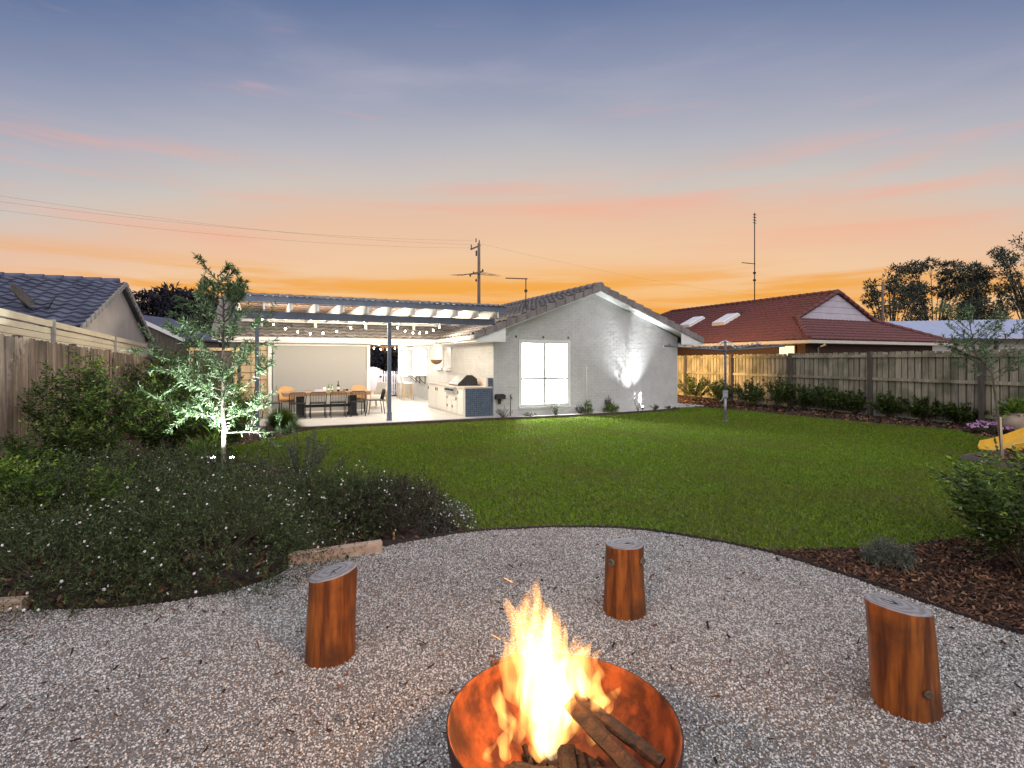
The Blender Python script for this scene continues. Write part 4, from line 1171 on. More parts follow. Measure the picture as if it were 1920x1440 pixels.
mb = MB(); mb.prism([(-0.80, 0.06, 0.03), (-0.18, 0.06, 0.03), (-0.22, 0.06, 0.20), (-0.36, 0.06, 0.30), (-0.52, 0.06, 0.30), (-0.79, 0.06, 0.06)], (0, 0.86, 0)); hd = mb.build('hood', M['steel'], bq)
mb = MB(); mb.prism([(-0.81, 0.03, 0.02), (-0.17, 0.03, 0.02), (-0.21, 0.03, 0.21), (-0.355, 0.03, 0.315), (-0.525, 0.03, 0.315), (-0.80, 0.03, 0.06)], (0, 0.029, 0)); mb.build('hood_side', M['black_metal'], hd)
mb = MB(); mb.tube([(-0.80, 0.12, 0.13), (-0.80, 0.86, 0.13)], 0.014, 8); mb.bar((-0.80, 0.16, 0.13), (-0.735, 0.16, 0.11), 0.02, 0.02); mb.bar((-0.80, 0.82, 0.13), (-0.735, 0.82, 0.11), 0.02, 0.02); mb.build('handle', M['steel'], hd)
mb = MB(); mb.box((-0.93, 0.04, -0.22), (-0.80, 0.94, -0.02)); cp = mb.build('control_panel', M['steel'], bq, bevel=0.01)
for k in range(5):
    mb = MB(); mb.tube([(-0.965, 0.16 + k * 0.165, -0.12), (-0.928, 0.16 + k * 0.165, -0.12)], 0.032, 10); mb.build('knob', M['black_metal'], cp)
mb = MB(); mb.box((-0.80, 0.04, -0.05), (-0.10, 0.94, 0.02)); mb.build('firebox', M['black_metal'], bq)

# ---- hanging basket
hk = thing('hanging_basket', 'brown coir hanging basket near the small side windows', 'hanging basket', H(-0.46, 4.1, 1.54), A)
hk.scale = (0.82, 0.82, 0.9)
mb = MB(); mb.lathe([(0.02, 0.0), (0.14, 0.03), (0.22, 0.10), (0.26, 0.19), (0.24, 0.19), (0.19, 0.11), (0.02, 0.05)], 18); mb.build('basket', M['coir'], hk)
for k in range(3):
    a_ = 2 * PI * k / 3
    mb = MB(); mb.tube([(0.25 * math.cos(a_), 0.25 * math.sin(a_), 0.19), (0, 0, 0.73)], 0.005, 5); mb.build('chain', M['galv'], hk)

# ---- picket gate and picket fence at the back
gt = thing('arched_gate', 'white arched picket gate at the far end of the verandah', 'gate', H(-2.08, 9.5, 0.086), A)
ng = 7
for k in range(ng):
    x = 0.06 + k * 0.118
    top = 1.12 + 0.20 * math.sin(PI * (k + 0.5) / ng * 0.85 + 0.35)
    mb = MB(); mb.prism([(x - 0.055, 0, 0.06), (x + 0.055, 0, 0.06), (x + 0.055, 0, top - 0.015), (x, 0, top), (x - 0.055, 0, top - 0.015)], (0, 0.02, 0)); mb.build('picket', M['purple_grey'], gt)
for z in (0.25, 0.92):
    mb = MB(); mb.box((0.0, 0.022, z), (0.83, 0.05, z + 0.08)); mb.build('rail', M['purple_grey'], gt)
mb = MB(); mb.tube([(0.72, -0.03, 0.88), (0.72, 0.0, 0.88)], 0.05, 12); mb.build('latch', M['black_metal'], gt)
pf = thing('picket_fence', 'short white picket fence beside the arched gate', 'fence', H(-1.20, 9.5, 0.086), A)
for k in range(6):
    x = 0.02 + k * 0.107
    mb = MB(); mb.prism([(x - 0.036, 0, 0.06), (x + 0.036, 0, 0.06), (x + 0.036, 0, 1.10), (x, 0, 1.13), (x - 0.036, 0, 1.10)], (0, 0.02, 0)); mb.build('picket', M['purple_grey'], pf)
for z in (0.22, 0.55, 0.92):
    mb = MB(); mb.box((-0.04, 0.022, z), (0.58, 0.05, z + 0.07)); mb.build('rail', M['purple_grey'], pf)

# ================================================================== fences
def place_parts(parent, name, me, loc, rot):
    o = bpy.data.objects.new(name, me); COL.objects.link(o); o.parent = parent; o.location = loc; o.rotation_euler = rot
    return o
rnd = random.Random(4)
# left paling fence
LA = Vector((-6.94 + 0.46 * 2.0, 7.23 - 2.0, 0)); LB = Vector((-6.94 - 0.46 * 12.0, 7.23 + 12.0, 0))
lf_len = (LB - LA).length
lf_ang = math.atan2(LB.y - LA.y, LB.x - LA.x)
lf = thing('paling_fence', 'weathered brown paling fence running along the left side of the garden', 'fence', LA, lf_ang)
pal = []
for q in range(6):
    rg = random.Random(q)
    mb = MB(); w_ = 0.142
    mb.prism([(-w_ / 2, 0, 0.0), (w_ / 2, 0, 0.0), (w_ / 2, 0, 0.985 + rg.uniform(-.006, .006)), (0.02, 0, 1.0), (-w_ / 2, 0, 0.99 + rg.uniform(-.006, .006))], (0, 0.016, 0))
    me = mb.mesh('paling'); me.materials.append(M['paling_old']); pal.append(me)
npal = int(lf_len / 0.128)
for k in range(npal):
    x = k * 0.128
    top = 2.06 - 0.026 * max(0, x - 2.0) + rnd.uniform(-0.015, 0.012)
    o = place_parts(lf, 'paling', pal[k % 6], (x, (-0.006 if k % 2 else 0.0), 0.02), (rnd.uniform(-.008, .008), rnd.uniform(-.006, .006), 0))
    o.scale = (1, 1, top - 0.02)
for z in (0.35, 1.05, 1.65):
    mb = MB(); mb.box((0, 0.022, z), (lf_len, 0.06, z + 0.07)); mb.build('rail', M['post_grey'], lf)
for k in range(6):
    x = 0.6 + k * 2.5
    top = 2.06 - 0.026 * max(0, x - 2.0)
    mb = MB(); mb.box((x - 0.05, 0.062, 0), (x + 0.05, 0.16, top + 0.04)); mb.build('post', M['post_grey'], lf)

# slatted screen of the neighbour, standing behind the paling fence
offn = Vector((-math.sin(lf_ang), math.cos(lf_ang), 0))
scr = thing('slat_screen', 'warm lit horizontal slat screen rising above the brown paling fence', 'screen', LA + offn * 0.35, lf_ang)
postx = [0.35 + 2.74 * k for k in range(-1, 6)]
def scr_top(x): return 2.50 - 0.024 * max(0, x - 2.0)
# post positions read from the photo: 96 px and 213 px
def fence_x_at(u):
    xr = (u - 960) / F_PX; o_ = LA + offn * 0.35; d_ = (LB - LA).normalized()
    return (xr * o_.y - o_.x) / (d_.x - xr * d_.y)
x1_, x2_ = fence_x_at(96), fence_x_at(213)
postx = [x1_ - (x2_ - x1_) * 0.62, x1_, x2_, x2_ + (x2_ - x1_) * 0.9]
postx = [max(-1.5, postx[0])] + postx[1:]
for x in postx[1:]:
    mb = MB(); mb.box((x - 0.04, -0.06, 0.0), (x + 0.04, 0.06, scr_top(x) + 0.03)); mb.build('post', M['verge_pale'], scr)
for a_, b_ in zip(postx[:-1], postx[1:]):
    for j in range(5):
        za, zb = scr_top(a_) - 0.135 - j * 0.112, scr_top(b_) - 0.135 - j * 0.112
        mb = MB(); mb.prism([(a_ + 0.041, -0.01, za - 0.10), (b_ - 0.041, -0.01, zb - 0.10), (b_ - 0.041, -0.01, zb), (a_ + 0.041, -0.01, za)], (0, 0.02, 0)); mb.build('slat', M['warm_lit_paint'], scr)
    mb = MB(); mb.prism([(a_ + 0.041, -0.035, scr_top(a_) - 0.11), (b_ - 0.041, -0.035, scr_top(b_) - 0.11), (b_ - 0.041, -0.035, scr_top(b_)), (a_ + 0.041, -0.035, scr_top(a_))], (0, 0.07, 0)); mb.build('top_rail', M['warm_lit_paint'], scr)

# right fence: posts, three rails, palings behind
rfen = thing('paling_fence', 'greyish paling fence with posts and rails at the back right of the lawn', 'fence', FP(-1.4), math.atan2(FDY, FDX))
step = math.hypot(FDX, FDY)
kmax = 5.3
tot = (kmax + 1.4) * step
def f_top(x): return 1.98 - 0.004 * x
mb = MB()
pal2 = []
for q in range(5):
    rg = random.Random(q + 20)
    mb = MB(); w_ = 0.150
    mb.prism([(-w_ / 2, 0, 0.0), (w_ / 2, 0, 0.0), (w_ / 2, 0, 0.99), (w_ / 2 - 0.02, 0, 1.0), (-w_ / 2, 0, 0.992 + rg.uniform(-.005, .005))], (0, -0.016, 0))
    me = mb.mesh('paling'); me.materials.append(M['paling_grey']); pal2.append(me)
pitch = step / 16
npal = int(tot / pitch)
# the garden side of this line is on the left of the direction (towards +y local)
for k in range(npal):
    x = k * pitch
    o = place_parts(rfen, 'paling', pal2[k % 5], (x, -0.045, 0.05), (0, rnd.uniform(-.008, .008), 0))
    o.scale = (1, 1, f_top(x) + rnd.uniform(-0.02, 0.012) - 0.05)
mb = MB(); mb.box((-0.06, -0.012, 0), (0.06, 0, 1.0)); gap_strip = mb.mesh('paling'); gap_strip.materials.append(M['post_grey'])  # dark strips added behind the paling gaps to make them look shaded
for k in range(npal):
    o = place_parts(rfen, 'paling', gap_strip, ((k + 0.5) * pitch, -0.064, 0.05), (0, 0, 0)); o.scale = (1, 1, f_top(k * pitch) - 0.12)
for k in range(0, 7):
    x = (k + 0.4) * step
    mb = MB(); mb.box((x - 0.055, -0.043, 0), (x + 0.055, 0.075, f_top(x) + 0.01)); mb.build('post', M['post_grey'], rfen)
    if k < 6:
        for z in (0.22, 1.08, 1.78):
            mb = MB(); mb.box((x + 0.057, -0.043, z), (x + step - 0.057, 0.0, z + 0.085)); mb.build('rail', M['paling_grey'], rfen)
for z in (0.22, 1.08, 1.78):
    mb = MB(); mb.box((-0.3, -0.043, z), (0.4 * step - 0.057, 0.0, z + 0.085)); mb.build('rail', M['paling_grey'], rfen)

# ================================================================== neighbours
# left neighbour: slate-blue tiled gable house
NG = Vector((-0.728 * 16, 16, 0)); NW = 4.3; NE_, NP_ = 2.46, 4.02
nb = thing('house', 'neighbouring house with slate blue tiled roof and beige gable wall', 'house', NG, A)
mb = MB(); mb.prism([(-0.12, -NW + 0.35, 0), (-0.12, NW - 0.35, 0), (-0.12, NW - 0.35, NE_ + 0.02), (-0.12, 0, NP_ - 0.09), (-0.12, -NW + 0.35, NE_ + 0.02)], (-0.1, 0, 0)); mb.build('gable_wall', M['render_beige'], nb)
mb = MB(); mb.box((-12, -NW + 0.45, 0), (-0.221, NW - 0.45, NE_ - 0.08)); mb.build('wall', M['render_beige'], nb)
npit = (NP_ - NE_) / NW
mb = MB()
mb.prism([(-12, -NW, NE_ - 0.08), (0, -NW, NE_ - 0.08), (0, 0, NP_ - 0.08), (-12, 0, NP_ - 0.08)], (0, 0, 0.045))
mb.prism([(-12, NW, NE_ - 0.08), (0, NW, NE_ - 0.08), (0, 0, NP_ - 0.082), (-12, 0, NP_ - 0.082)], (0, 0, 0.045))
nroof = mb.build('roof', M['tile_slate'], nb)
cn, sn = 1 / math.hypot(1, npit), npit / math.hypot(1, npit)
me_s = tile_mesh('tile_slate_mesh', 0.34, 0.40, 0.05, 0.04, lift=0.05); me_s.materials.append(M['tile_slate'])
NROW = int(NW / cn / 0.355) + 1
tile_field(nroof, M['tile_slate'], (-30 * 0.34 + 0.05, -NW, NE_ - 0.03), (1, 0, 0), (0, cn, sn), lambda p: p.y < -0.05, 30, NROW, 300, me_s, pw=0.34, pl=0.355, rank=lambda p: -p.x * 1.0)
mb = MB()
for k in range(27): mb.tube([(-12 + k * 0.44, 0, NP_ + 0.005), (-12 + k * 0.44 + 0.46, 0, NP_ + 0.03)], 0.10, 10)
mb.build('ridge_caps', M['tile_slate'], nroof, 'stuff')
nst = NROW
for sgn in (-1, 1):
    for j in range(nst):
        y0, y1 = -NW + j * 0.355 * cn, min(-NW + (j + 0.74) * 0.355 * cn, 0)
        z0, z1 = NE_ + (y0 + NW) * npit, NE_ + (y1 + NW) * npit
        mb = MB(); mb.prism([(0.02, y0 * -sgn * -1 if False else y0, z0 - 0.12), (0.02, y1, z1 - 0.10), (0.02, y1, z1 + 0.03), (0.02, y0, z0 + 0.055)], (0.06, 0, 0))
        if sgn == 1:
            mb.v = [(a_, -b_, c_) for a_, b_, c_ in mb.v]
        mb.build('verge_tile', M['verge_pale'], nroof)
# satellite dish on that roof
sd = thing('satellite_dish', 'round satellite dish standing on the slate blue roof', 'satellite dish', PD(40, 562, 12.6), 0)
mb = MB()
prof = []
for k in range(7):
    r_ = 0.42 * k / 6; prof.append((max(r_, 0.001), 0.22 * (r_ / 0.42) ** 2 * 0.42))
for k in range(6, -1, -1):
    r_ = 0.42 * k / 6; prof.append((max(r_, 0.001), 0.22 * (r_ / 0.42) ** 2 * 0.42 - 0.012))
mb.lathe(prof, 24, cap=False)
ds = mb.build('dish', M['post_grey'], sd); sd.rotation_euler = (0, 0, 0); ds.rotation_euler = Vector((0.72, 0.33, 0.58)).to_track_quat('Z', 'Y').to_euler()
mb = MB(); mb.tube([(0, 0, -0.02), (0.05, 0.1, -0.25), (0.1, 0.15, -0.5)], 0.02, 6); mb.build('mount', M['black_metal'], sd)
mb = MB(); mb.tube([(0.05, 0.1, -0.25), (0.55, 0.1, -0.2), (0.72, 0.1, 0.1)], 0.016, 6); mb.build('feed_arm', M['black_metal'], sd)
# small shed roof peeking beside it
sh = thing('garden_shed', 'low shed with a pale metal roof edge behind the olive tree', 'shed', PD(318, 675, 25)[:2] + (0,), 0)
sb = lambda u, v: Vector((PD(u, v, 25)[0] - sh.location.x, 0, PD(u, v, 25)[2]))
a_, b_ = sb(240, 590), sb(347, 638)
mb = MB(); mb.prism([(a_.x, 0.1, 0), (b_.x - 0.1, 0.1, 0), (b_.x - 0.1, 0.1, b_.z - 0.05), (a_.x, 0.1, a_.z - 0.1)], (0, 3, 0)); mb.build('wall', M['post_grey'], sh)
mb = MB(); mb.prism([a_, b_, b_ + Vector((0, 0, 0.07)), a_ + Vector((0, 0, 0.07))], (0, 3.2, 0)); mb.build('roof', M['tile_slate'], sh)
mb = MB(); mb.prism([a_ - Vector((0, 0.03, 0.10)), b_ - Vector((0, 0.03, 0.10)), b_ + Vector((0, -0.03, 0.09)), a_ + Vector((0, -0.03, 0.09))], (0, 0.028, 0)); mb.build('fascia', M['white_paint'], sh)

# right neighbour: red tiled roof with a small front gable
RC = Vector((0.556 * 21, 21, 0)); RW = 5.0; RZ = 2.56; RPK = 4.88; RD0, RD1 = 2.16, 13.4; rp = (RPK - RZ) / RW
rh = thing('house', 'neighbouring house with red tiled hip roof, white front gable and two skylights', 'house', RC, A)
mb = MB(); mb.box((0.5, 0.5, 0), (2 * RW - 0.5, 17.4, RZ - 0.12)); mb.build('wall', M['red_brick'], rh)
gz = RPK - rp * 2.78
mb = MB()
L1 = [(0, 0, RZ), (RW - 2.78, RD0, gz), (RW, RD0, RPK), (RW, RD1, RPK), (0, RD1 + 4.2, RZ)]
deck(mb, L1); deck(mb, [(2 * RW - x, y, z) for x, y, z in L1][::-1])
deck(mb, [(0, 0, RZ), (2 * RW, 0, RZ), (RW + 2.78, RD0, gz), (RW - 2.78, RD0, gz)])
deck(mb, [(0, RD1 + 4.2, RZ), (RW, RD1, RPK), (2 * RW, RD1 + 4.2, RZ)])
rroof = mb.build('roof', M['red_tile'], rh)
me_r = tile_mesh('tile_red_mesh', 0.30, 0.37, 0.03, 0.045, ns=4, lift=0.055); me_r.materials.append(M['red_tile'])
cr, sr = 1 / math.hypot(1, rp), rp / math.hypot(1, rp)
def keep_left(p):
    x = p.x
    lim0 = x / RW * 0 + (x * (RD0 / (RW - 2.78)) if x < RW - 2.78 else RD0)
    lim1 = RD1 + 4.2 * (1 - x / RW)
    return x <= RW and lim0 + 0.08 < p.y < lim1 - 0.1
tile_field(rroof, M['red_tile'], (0, 18, RZ - 0.03), (0, -1, 0), (cr, 0, sr), keep_left, 60, 17, 0, me_r)
tile_field(rroof, M['red_tile'], (0, 0, RZ - 0.03), (1, 0, 0), (0, cr, sr), lambda p: p.y < RD0 and p.y * (RW - 2.78) / RD0 + 0.08 < p.x < 2 * RW - p.y * (RW - 2.78) / RD0 - 0.08, 33, 8, 0, me_r)
def caps(p, q, r_, name='hip_caps', m=M['red_tile'], lab=None):
    p = Vector(p); q = Vector(q); L = (q - p).length; n_ = int(L / 0.38); d_ = (q - p).normalized()
    mb = MB()
    for k in range(n_):
        a_ = p + d_ * (k * L / n_); b_ = p + d_ * ((k + 1.06) * L / n_)
        mb.tube([a_ + Vector((0, 0, 0.03)), b_], r_, 8)
    mb.build(name, m, rroof, 'stuff')
caps((0, 0, RZ), (RW - 2.78, RD0, gz + 0.02), 0.11)
caps((2 * RW, 0, RZ), (RW + 2.78, RD0, gz + 0.02), 0.11)
caps((RW - 2.9, RD0 - 0.05, gz - 0.04), (RW, RD0 - 0.05, RPK + 0.02), 0.10, 'verge_caps')
caps((RW + 2.9, RD0 - 0.05, gz - 0.04), (RW, RD0 - 0.05, RPK + 0.02), 0.10, 'verge_caps')
caps((RW, RD0 - 0.05, RPK + 0.02), (RW, RD1, RPK + 0.02), 0.10, 'ridge_caps')
caps((RW, RD1, RPK), (0, RD1 + 4.2, RZ), 0.10)
for k in range(4):
    z0 = gz + k * (RPK - 0.12 - gz) / 4; z1 = gz + (k + 1) * (RPK - 0.12 - gz) / 4 - 0.012
    h0 = 2.70 * (1 - (z0 - gz) / (RPK - 0.1 - gz)); h1 = max(0.02, 2.70 * (1 - (z1 - gz) / (RPK - 0.1 - gz)))
    mb = MB(); mb.prism([(RW - h0, RD0 + 0.0, z0), (RW + h0, RD0 + 0.0, z0), (RW + h1, RD0 + 0.0, z1), (RW - h1, RD0 + 0.0, z1)], (0, 0.03, 0)); mb.build('gable_board', M['purple_grey'], rh)
mb = MB(); mb.box((-0.10, -0.12, RZ - 0.19), (2 * RW + 0.1, -0.0, RZ - 0.07)); mb.build('gutter', M['render_beige'], rh)
mb = MB(); mb.box((-0.11, 0.001, RZ - 0.19), (0.0, 17.5, RZ - 0.07)); mb.build('gutter', M['render_beige'], rh)
mb = MB(); mb.box((0, 0, RZ - 0.20), (2 * RW, 0.49, RZ - 0.17)); mb.box((0, 0.49, RZ - 0.20), (0.49, 17.5, RZ - 0.17)); mb.build('eave_lining', M['render_beige'], rh)
mb = MB(); mb.tube([(0.9, -0.05, RZ - 0.2), (0.9, -0.05, RZ - 0.26), (1.2, 0.45, RZ - 0.35), (1.2, 0.45, 0)], 0.04, 8); mb.build('downpipe', M['render_beige'], rh)
mb = MB(); mb.box((0.44, 0.9, 1.75), (0.495, 1.7, 2.32)); w_ = mb.build('window', M['dark_timber'], rh)
mb = MB(); mb.box((0.425, 0.96, 1.80), (0.438, 1.64, 2.28)); mb.build('pane', emit('lit_pane', (1.0, 0.72, 0.30), 1.2), w_)
for y_, x_ in ((6.5, 2.55), (9.0, 2.6)):
    base = Vector((x_, y_, RZ + rp * x_))
    Mt = Matrix.Translation(base) @ Matrix.Rotation(-math.atan(rp), 4, 'Y')
    mb = MB(); mb.box((-0.62, -0.42, 0.02), (0.62, 0.42, 0.12), Mt); kk = mb.build('skylight', M['skylight'], rh)
    mb = MB(); mb.prism([Mt @ Vector(p) for p in ((-0.60, -0.40, 0.121), (0.60, -0.40, 0.121), (0.60, 0.40, 0.121), (-0.60, 0.40, 0.121))], Mt.to_3x3() @ Vector((0, 0, 0.08))); mb.build('dome', M['skylight'], kk, bevel=0.06)
ra = thing('tv_antenna', 'very tall thin tv mast with side boom on the red tiled roof', 'antenna', (RC.x + RW * CA - 6.82 * SA, RC.y + RW * SA + 6.82 * CA, RPK), A)
mb = MB(); mb.tube([(0, 0, -0.05), (0, 0, 4.9)], 0.028, 6); mb.build('mast', M['black_metal'], ra)
mb = MB(); mb.tube([(-1.3, -0.3, 2.02), (0.05, 0, 2.10)], 0.022, 6); mb.build('boom', M['black_metal'], ra)
mb = MB()
for z in (4.35, 4.5, 4.65, 4.8): mb.tube([(-0.12, 0, z), (0.12, 0, z)], 0.02, 5)
for z in (1.55, 1.15): mb.box((-0.07, -0.05, z), (0.05, 0.05, z + 0.1))
mb.build('elements', M['black_metal'], ra)

# far right: pale blue metal roof
bh = thing('house', 'house with pale blue corrugated metal roof at the far right', 'house', PD(1705, 675, 30)[:2] + (0,), R(4))
vs, fs = [], []
nxx = 170
for i in range(nxx + 1):
    x = 14.0 * i / nxx; w_ = 0.02 * math.cos(i * PI / 2)
    xe = max(x, 0)
    top_x = max(x, 2.2)
    vs += [(x, 0, 2.95 + w_), (top_x, 5.0, 4.20 + 0.02 * x + w_)]
for i in range(nxx): fs.append((2 * i, 2 * i + 2, 2 * i + 3, 2 * i + 1))
me = bpy.data.meshes.new('roof'); me.from_pydata(vs, [], fs)
o = link('roof', me, M['sheet_blue'], bh); sm = o.modifiers.new('t', 'SOLIDIFY'); sm.thickness = 0.02
mb = MB(); mb.box((0.4, 0.6, 0), (14, 6, 2.8)); mb.build('wall', M['render_beige'], bh)
mb = MB(); mb.box((-0.05, -0.12, 2.78), (14, 0.0, 2.91)); mb.build('gutter', M['black_metal'], bh)
for x in (5.3, 8.0):
    mb = MB(); mb.box((x, 0.05, 0), (x + 0.14, 0.19, 2.77)); mb.build('post', M['post_grey'], bh)

# ================================================================== utility pole and wires
up = thing('utility_pole', 'timber utility pole with crossarms behind the patio roof', 'utility pole', PD(898, 675, 42)[:2] + (0,), 0)
mb = MB(); mb.tube([(0, 0, 0), (0, 0, 10.9)], 0.15, 10, 0.11); mb.build('pole', M['pole_wood'], up)
mb = MB(); mb.bar((-0.62, -0.3, 10.35), (0.1, 0.1, 10.75), 0.11, 0.13); mb.build('crossarm', M['pole_wood'], up)
mb = MB(); mb.bar((-0.7, -0.5, 8.35), (0.32, 0.25, 8.72), 0.11, 0.13); mb.build('crossarm', M['pole_wood'], up)
for p in ((-0.58, -0.28, 10.42), (0.02, 0.05, 10.85), (-0.22, -0.1, 10.95)):
    mb = MB(); mb.lathe([(0.03, 0), (0.05, 0.06), (0.03, 0.1), (0.05, 0.16), (0.025, 0.32)], 8, p); mb.build('insulator', M['dark_timber'], up)
for p in ((-0.65, -0.46, 8.3), (-0.4, -0.28, 8.5), (0.28, 0.22, 8.78), (-0.22, 0, 7.98)):
    mb = MB(); mb.lathe([(0.05, -0.1), (0.07, 0), (0.04, 0.12)], 8, p); mb.build('insulator', M['black_metal'], up)
mb = MB(); mb.box((-0.26, -0.1, 9.9), (-0.14, 0.05, 10.3)); mb.build('fuse', M['black_metal'], up)
ub = Vector(PD(898, 675, 42)[:2] + (0,))
def wire(label, p, q, sag, r=0.004):
    p = Vector(p); q = Vector(q)
    mb = MB(); mb.tube([p.lerp(q, k / 16) - Vector((0, 0, sag * 4 * (k / 16) * (1 - k / 16))) for k in range(17)], r, 4)
    tag(mb.build('power_line', M['black_metal']), label, 'power line', 'overhead power lines')
for k, (v0, zoff, w_) in enumerate(((358, 10.75, 'highest'), (370, 11.1, 'middle'), (386, 10.5, 'lowest'))):
    q = Vector(PD(-60, v0, 26))
    wire('%s of the three thin overhead wires crossing the left sky' % w_, ub + Vector((-0.2 - 0.2 * k, -0.1, zoff)), q, 0.5)
wire('thin overhead wire leaving the utility pole to the right', ub + Vector((0.05, 0.1, 10.9)), PD(1500, 560, 80), 0.8)
# service leads spreading from the lower crossarm
sl_ = MB()
rg = random.Random(3)
for k in range(5):
    a_ = Vector((-0.6 + 0.2 * k, -0.4 + 0.15 * k, 8.4 + 0.07 * k))
    for dx in (-1.6, 1.5):
        sl_.tube([a_, a_ + Vector((dx, rg.uniform(-.4, .4), -0.10 - 0.06 * k))], 0.012, 4)
sl_.build('service_leads', M['black_metal'], up)

# ================================================================== clothes hoist
cl = thing('clothes_hoist', 'grey rotary clothes hoist standing on the lawn near the fence', 'clothes hoist', (5.92, 14.8, 0), 0)
mb = MB(); mb.tube([(0, 0, 0), (0, 0, 0.02)], 0.085, 14); mb.tube([(0, 0, 0.02), (0, 0, 0.75)], 0.037, 10); mb.build('base_pole', M['galv'], cl)
mb = MB(); mb.tube([(0, 0, 0.75), (0, 0, 2.26)], 0.032, 10); mb.build('pole', M['blue_steel'], cl)
mb = MB(); mb.box((-0.05, -0.06, 0.66), (0.05, 0.06, 0.86)); mb.tube([(-0.02, -0.07, 0.8), (-0.07, -0.10, 0.72), (-0.14, -0.12, 0.60), (-0.19, -0.12, 0.56)], 0.016, 6); mb.build('crank', M['galv'], cl)
for k, a_ in enumerate((185.5, 275.5, 5.5, 95.5)):
    dx, dy = math.cos(R(a_)), math.sin(R(a_))
    mb = MB(); mb.tube([(0.03 * dx, 0.03 * dy, 1.96), (1.75 * dx, 1.75 * dy, 2.09)], 0.024, 7)
    for q in range(6): f = 0.5 + 0.22 * q; mb.box((f * dx - 0.02, f * dy - 0.02, 1.985 + 0.0756 * f), (f * dx + 0.02, f * dy + 0.02, 2.02 + 0.0756 * f))
    mb.build('arm', M['blue_steel'] if k in (0, 2) else M['galv'], cl)
    mb = MB(); mb.tube([(0, 0, 2.24), (0.55 * dx, 0.55 * dy, 2.01)], 0.013, 6); mb.build('stay', M['white_paint'], cl)
for f in (0.85, 1.3, 1.7):
    mb = MB()
    q = [(f * math.cos(R(a_)), f * math.sin(R(a_)), 2.0 + 0.0756 * f) for a_ in (185.5, 275.5, 5.5, 95.5, 185.5)]
    for a_, b_ in zip(q[:-1], q[1:]): mb.tube([a_, b_], 0.0022, 4)
    mb.build('line', M['galv'], cl)

# ================================================================== fire pit
FC = Vector((1.913 * math.sin(R(5.42)), 1.913 * math.cos(R(5.42)), 0))
RIM = 0.42; RR = 0.412
fp = thing('fire_pit', 'round rusty steel fire bowl on the gravel', 'fire pit', FC, 0)
outer = []; inner = []
for k in range(15):
    a_ = R(8) + (PI / 2 - R(8)) * k / 14
    r_ = RR * math.sin(a_) ** 0.9; z_ = RIM - 0.30 * math.cos(a_)
    outer.append((r_, z_ - 0.008)); inner.append((r_ - 0.008, z_))
mb = MB(); mb.lathe([(0.001, outer[0][1])] + outer + [(RR + 0.001, RIM + 0.004), (RR - 0.004, RIM + 0.006)], 72, cap=False); mb.build('bowl_outside', M['rust_dark'], fp)
mb = MB(); mb.lathe([(0.001, inner[0][1])] + inner + [(RR - 0.0045, RIM + 0.0055)], 72, cap=False); mb.build('bowl_inside', M['rust'], fp)
mb = MB(); mb.lathe([(0.17, 0.0), (0.18, 0.005), (0.15, 0.135), (0.14, 0.135)], 32, cap=False); mb.build('stand', M['rust_dark'], fp)
for a_ in (118, -62):
    ux, uy = math.cos(R(a_)), math.sin(R(a_))
    mb = MB(); mb.tube([(RR * math.cos(R(a_ - 9)), RR * math.sin(R(a_ - 9)), RIM - 0.03), ((RR + 0.04) * math.cos(R(a_ - 8)), (RR + 0.04) * math.sin(R(a_ - 8)), RIM - 0.01), ((RR + 0.04) * math.cos(R(a_ + 8)), (RR + 0.04) * math.sin(R(a_ + 8)), RIM - 0.01), (RR * math.cos(R(a_ + 9)), RR * math.sin(R(a_ + 9)), RIM - 0.03)], 0.009, 8); mb.build('handle', M['rust_dark'], fp)
# ash bed
mb = MB(); mb.lathe([(0.001, 0.178), (0.06, 0.172), (0.12, 0.166), (0.18, 0.158), (0.235, 0.156)], 30, cap=False)
rga = random.Random(8); mb.v = [(x + rga.gauss(0, .006), y + rga.gauss(0, .006), z + rga.uniform(-.006, .014)) for x, y, z in mb.v]
mb.build('ash_bed', mat('ash', (0.05, 0.035, 0.028), (0.014, 0.010, 0.009), scale=40, rough=0.95, bump=0.02, c3=(0.12, 0.10, 0.09), scale3=22, f3=0.8), fp)
mb = MB()
for q in range(46):
    a_ = rga.uniform(0, 6.28); r_ = 0.2 * rga.random() ** 0.5; sz = rga.uniform(0.008, 0.02)
    c_ = Vector((r_ * math.cos(a_), r_ * math.sin(a_), 0.17 + rga.uniform(0, 0.02)))
    mb.bar(c_, c_ + Vector((rga.gauss(0, 1), rga.gauss(0, 1), rga.gauss(0, .3))).normalized() * sz * 2, sz, sz * 0.8)
mb.build('coals', M['char'], fp, 'stuff')

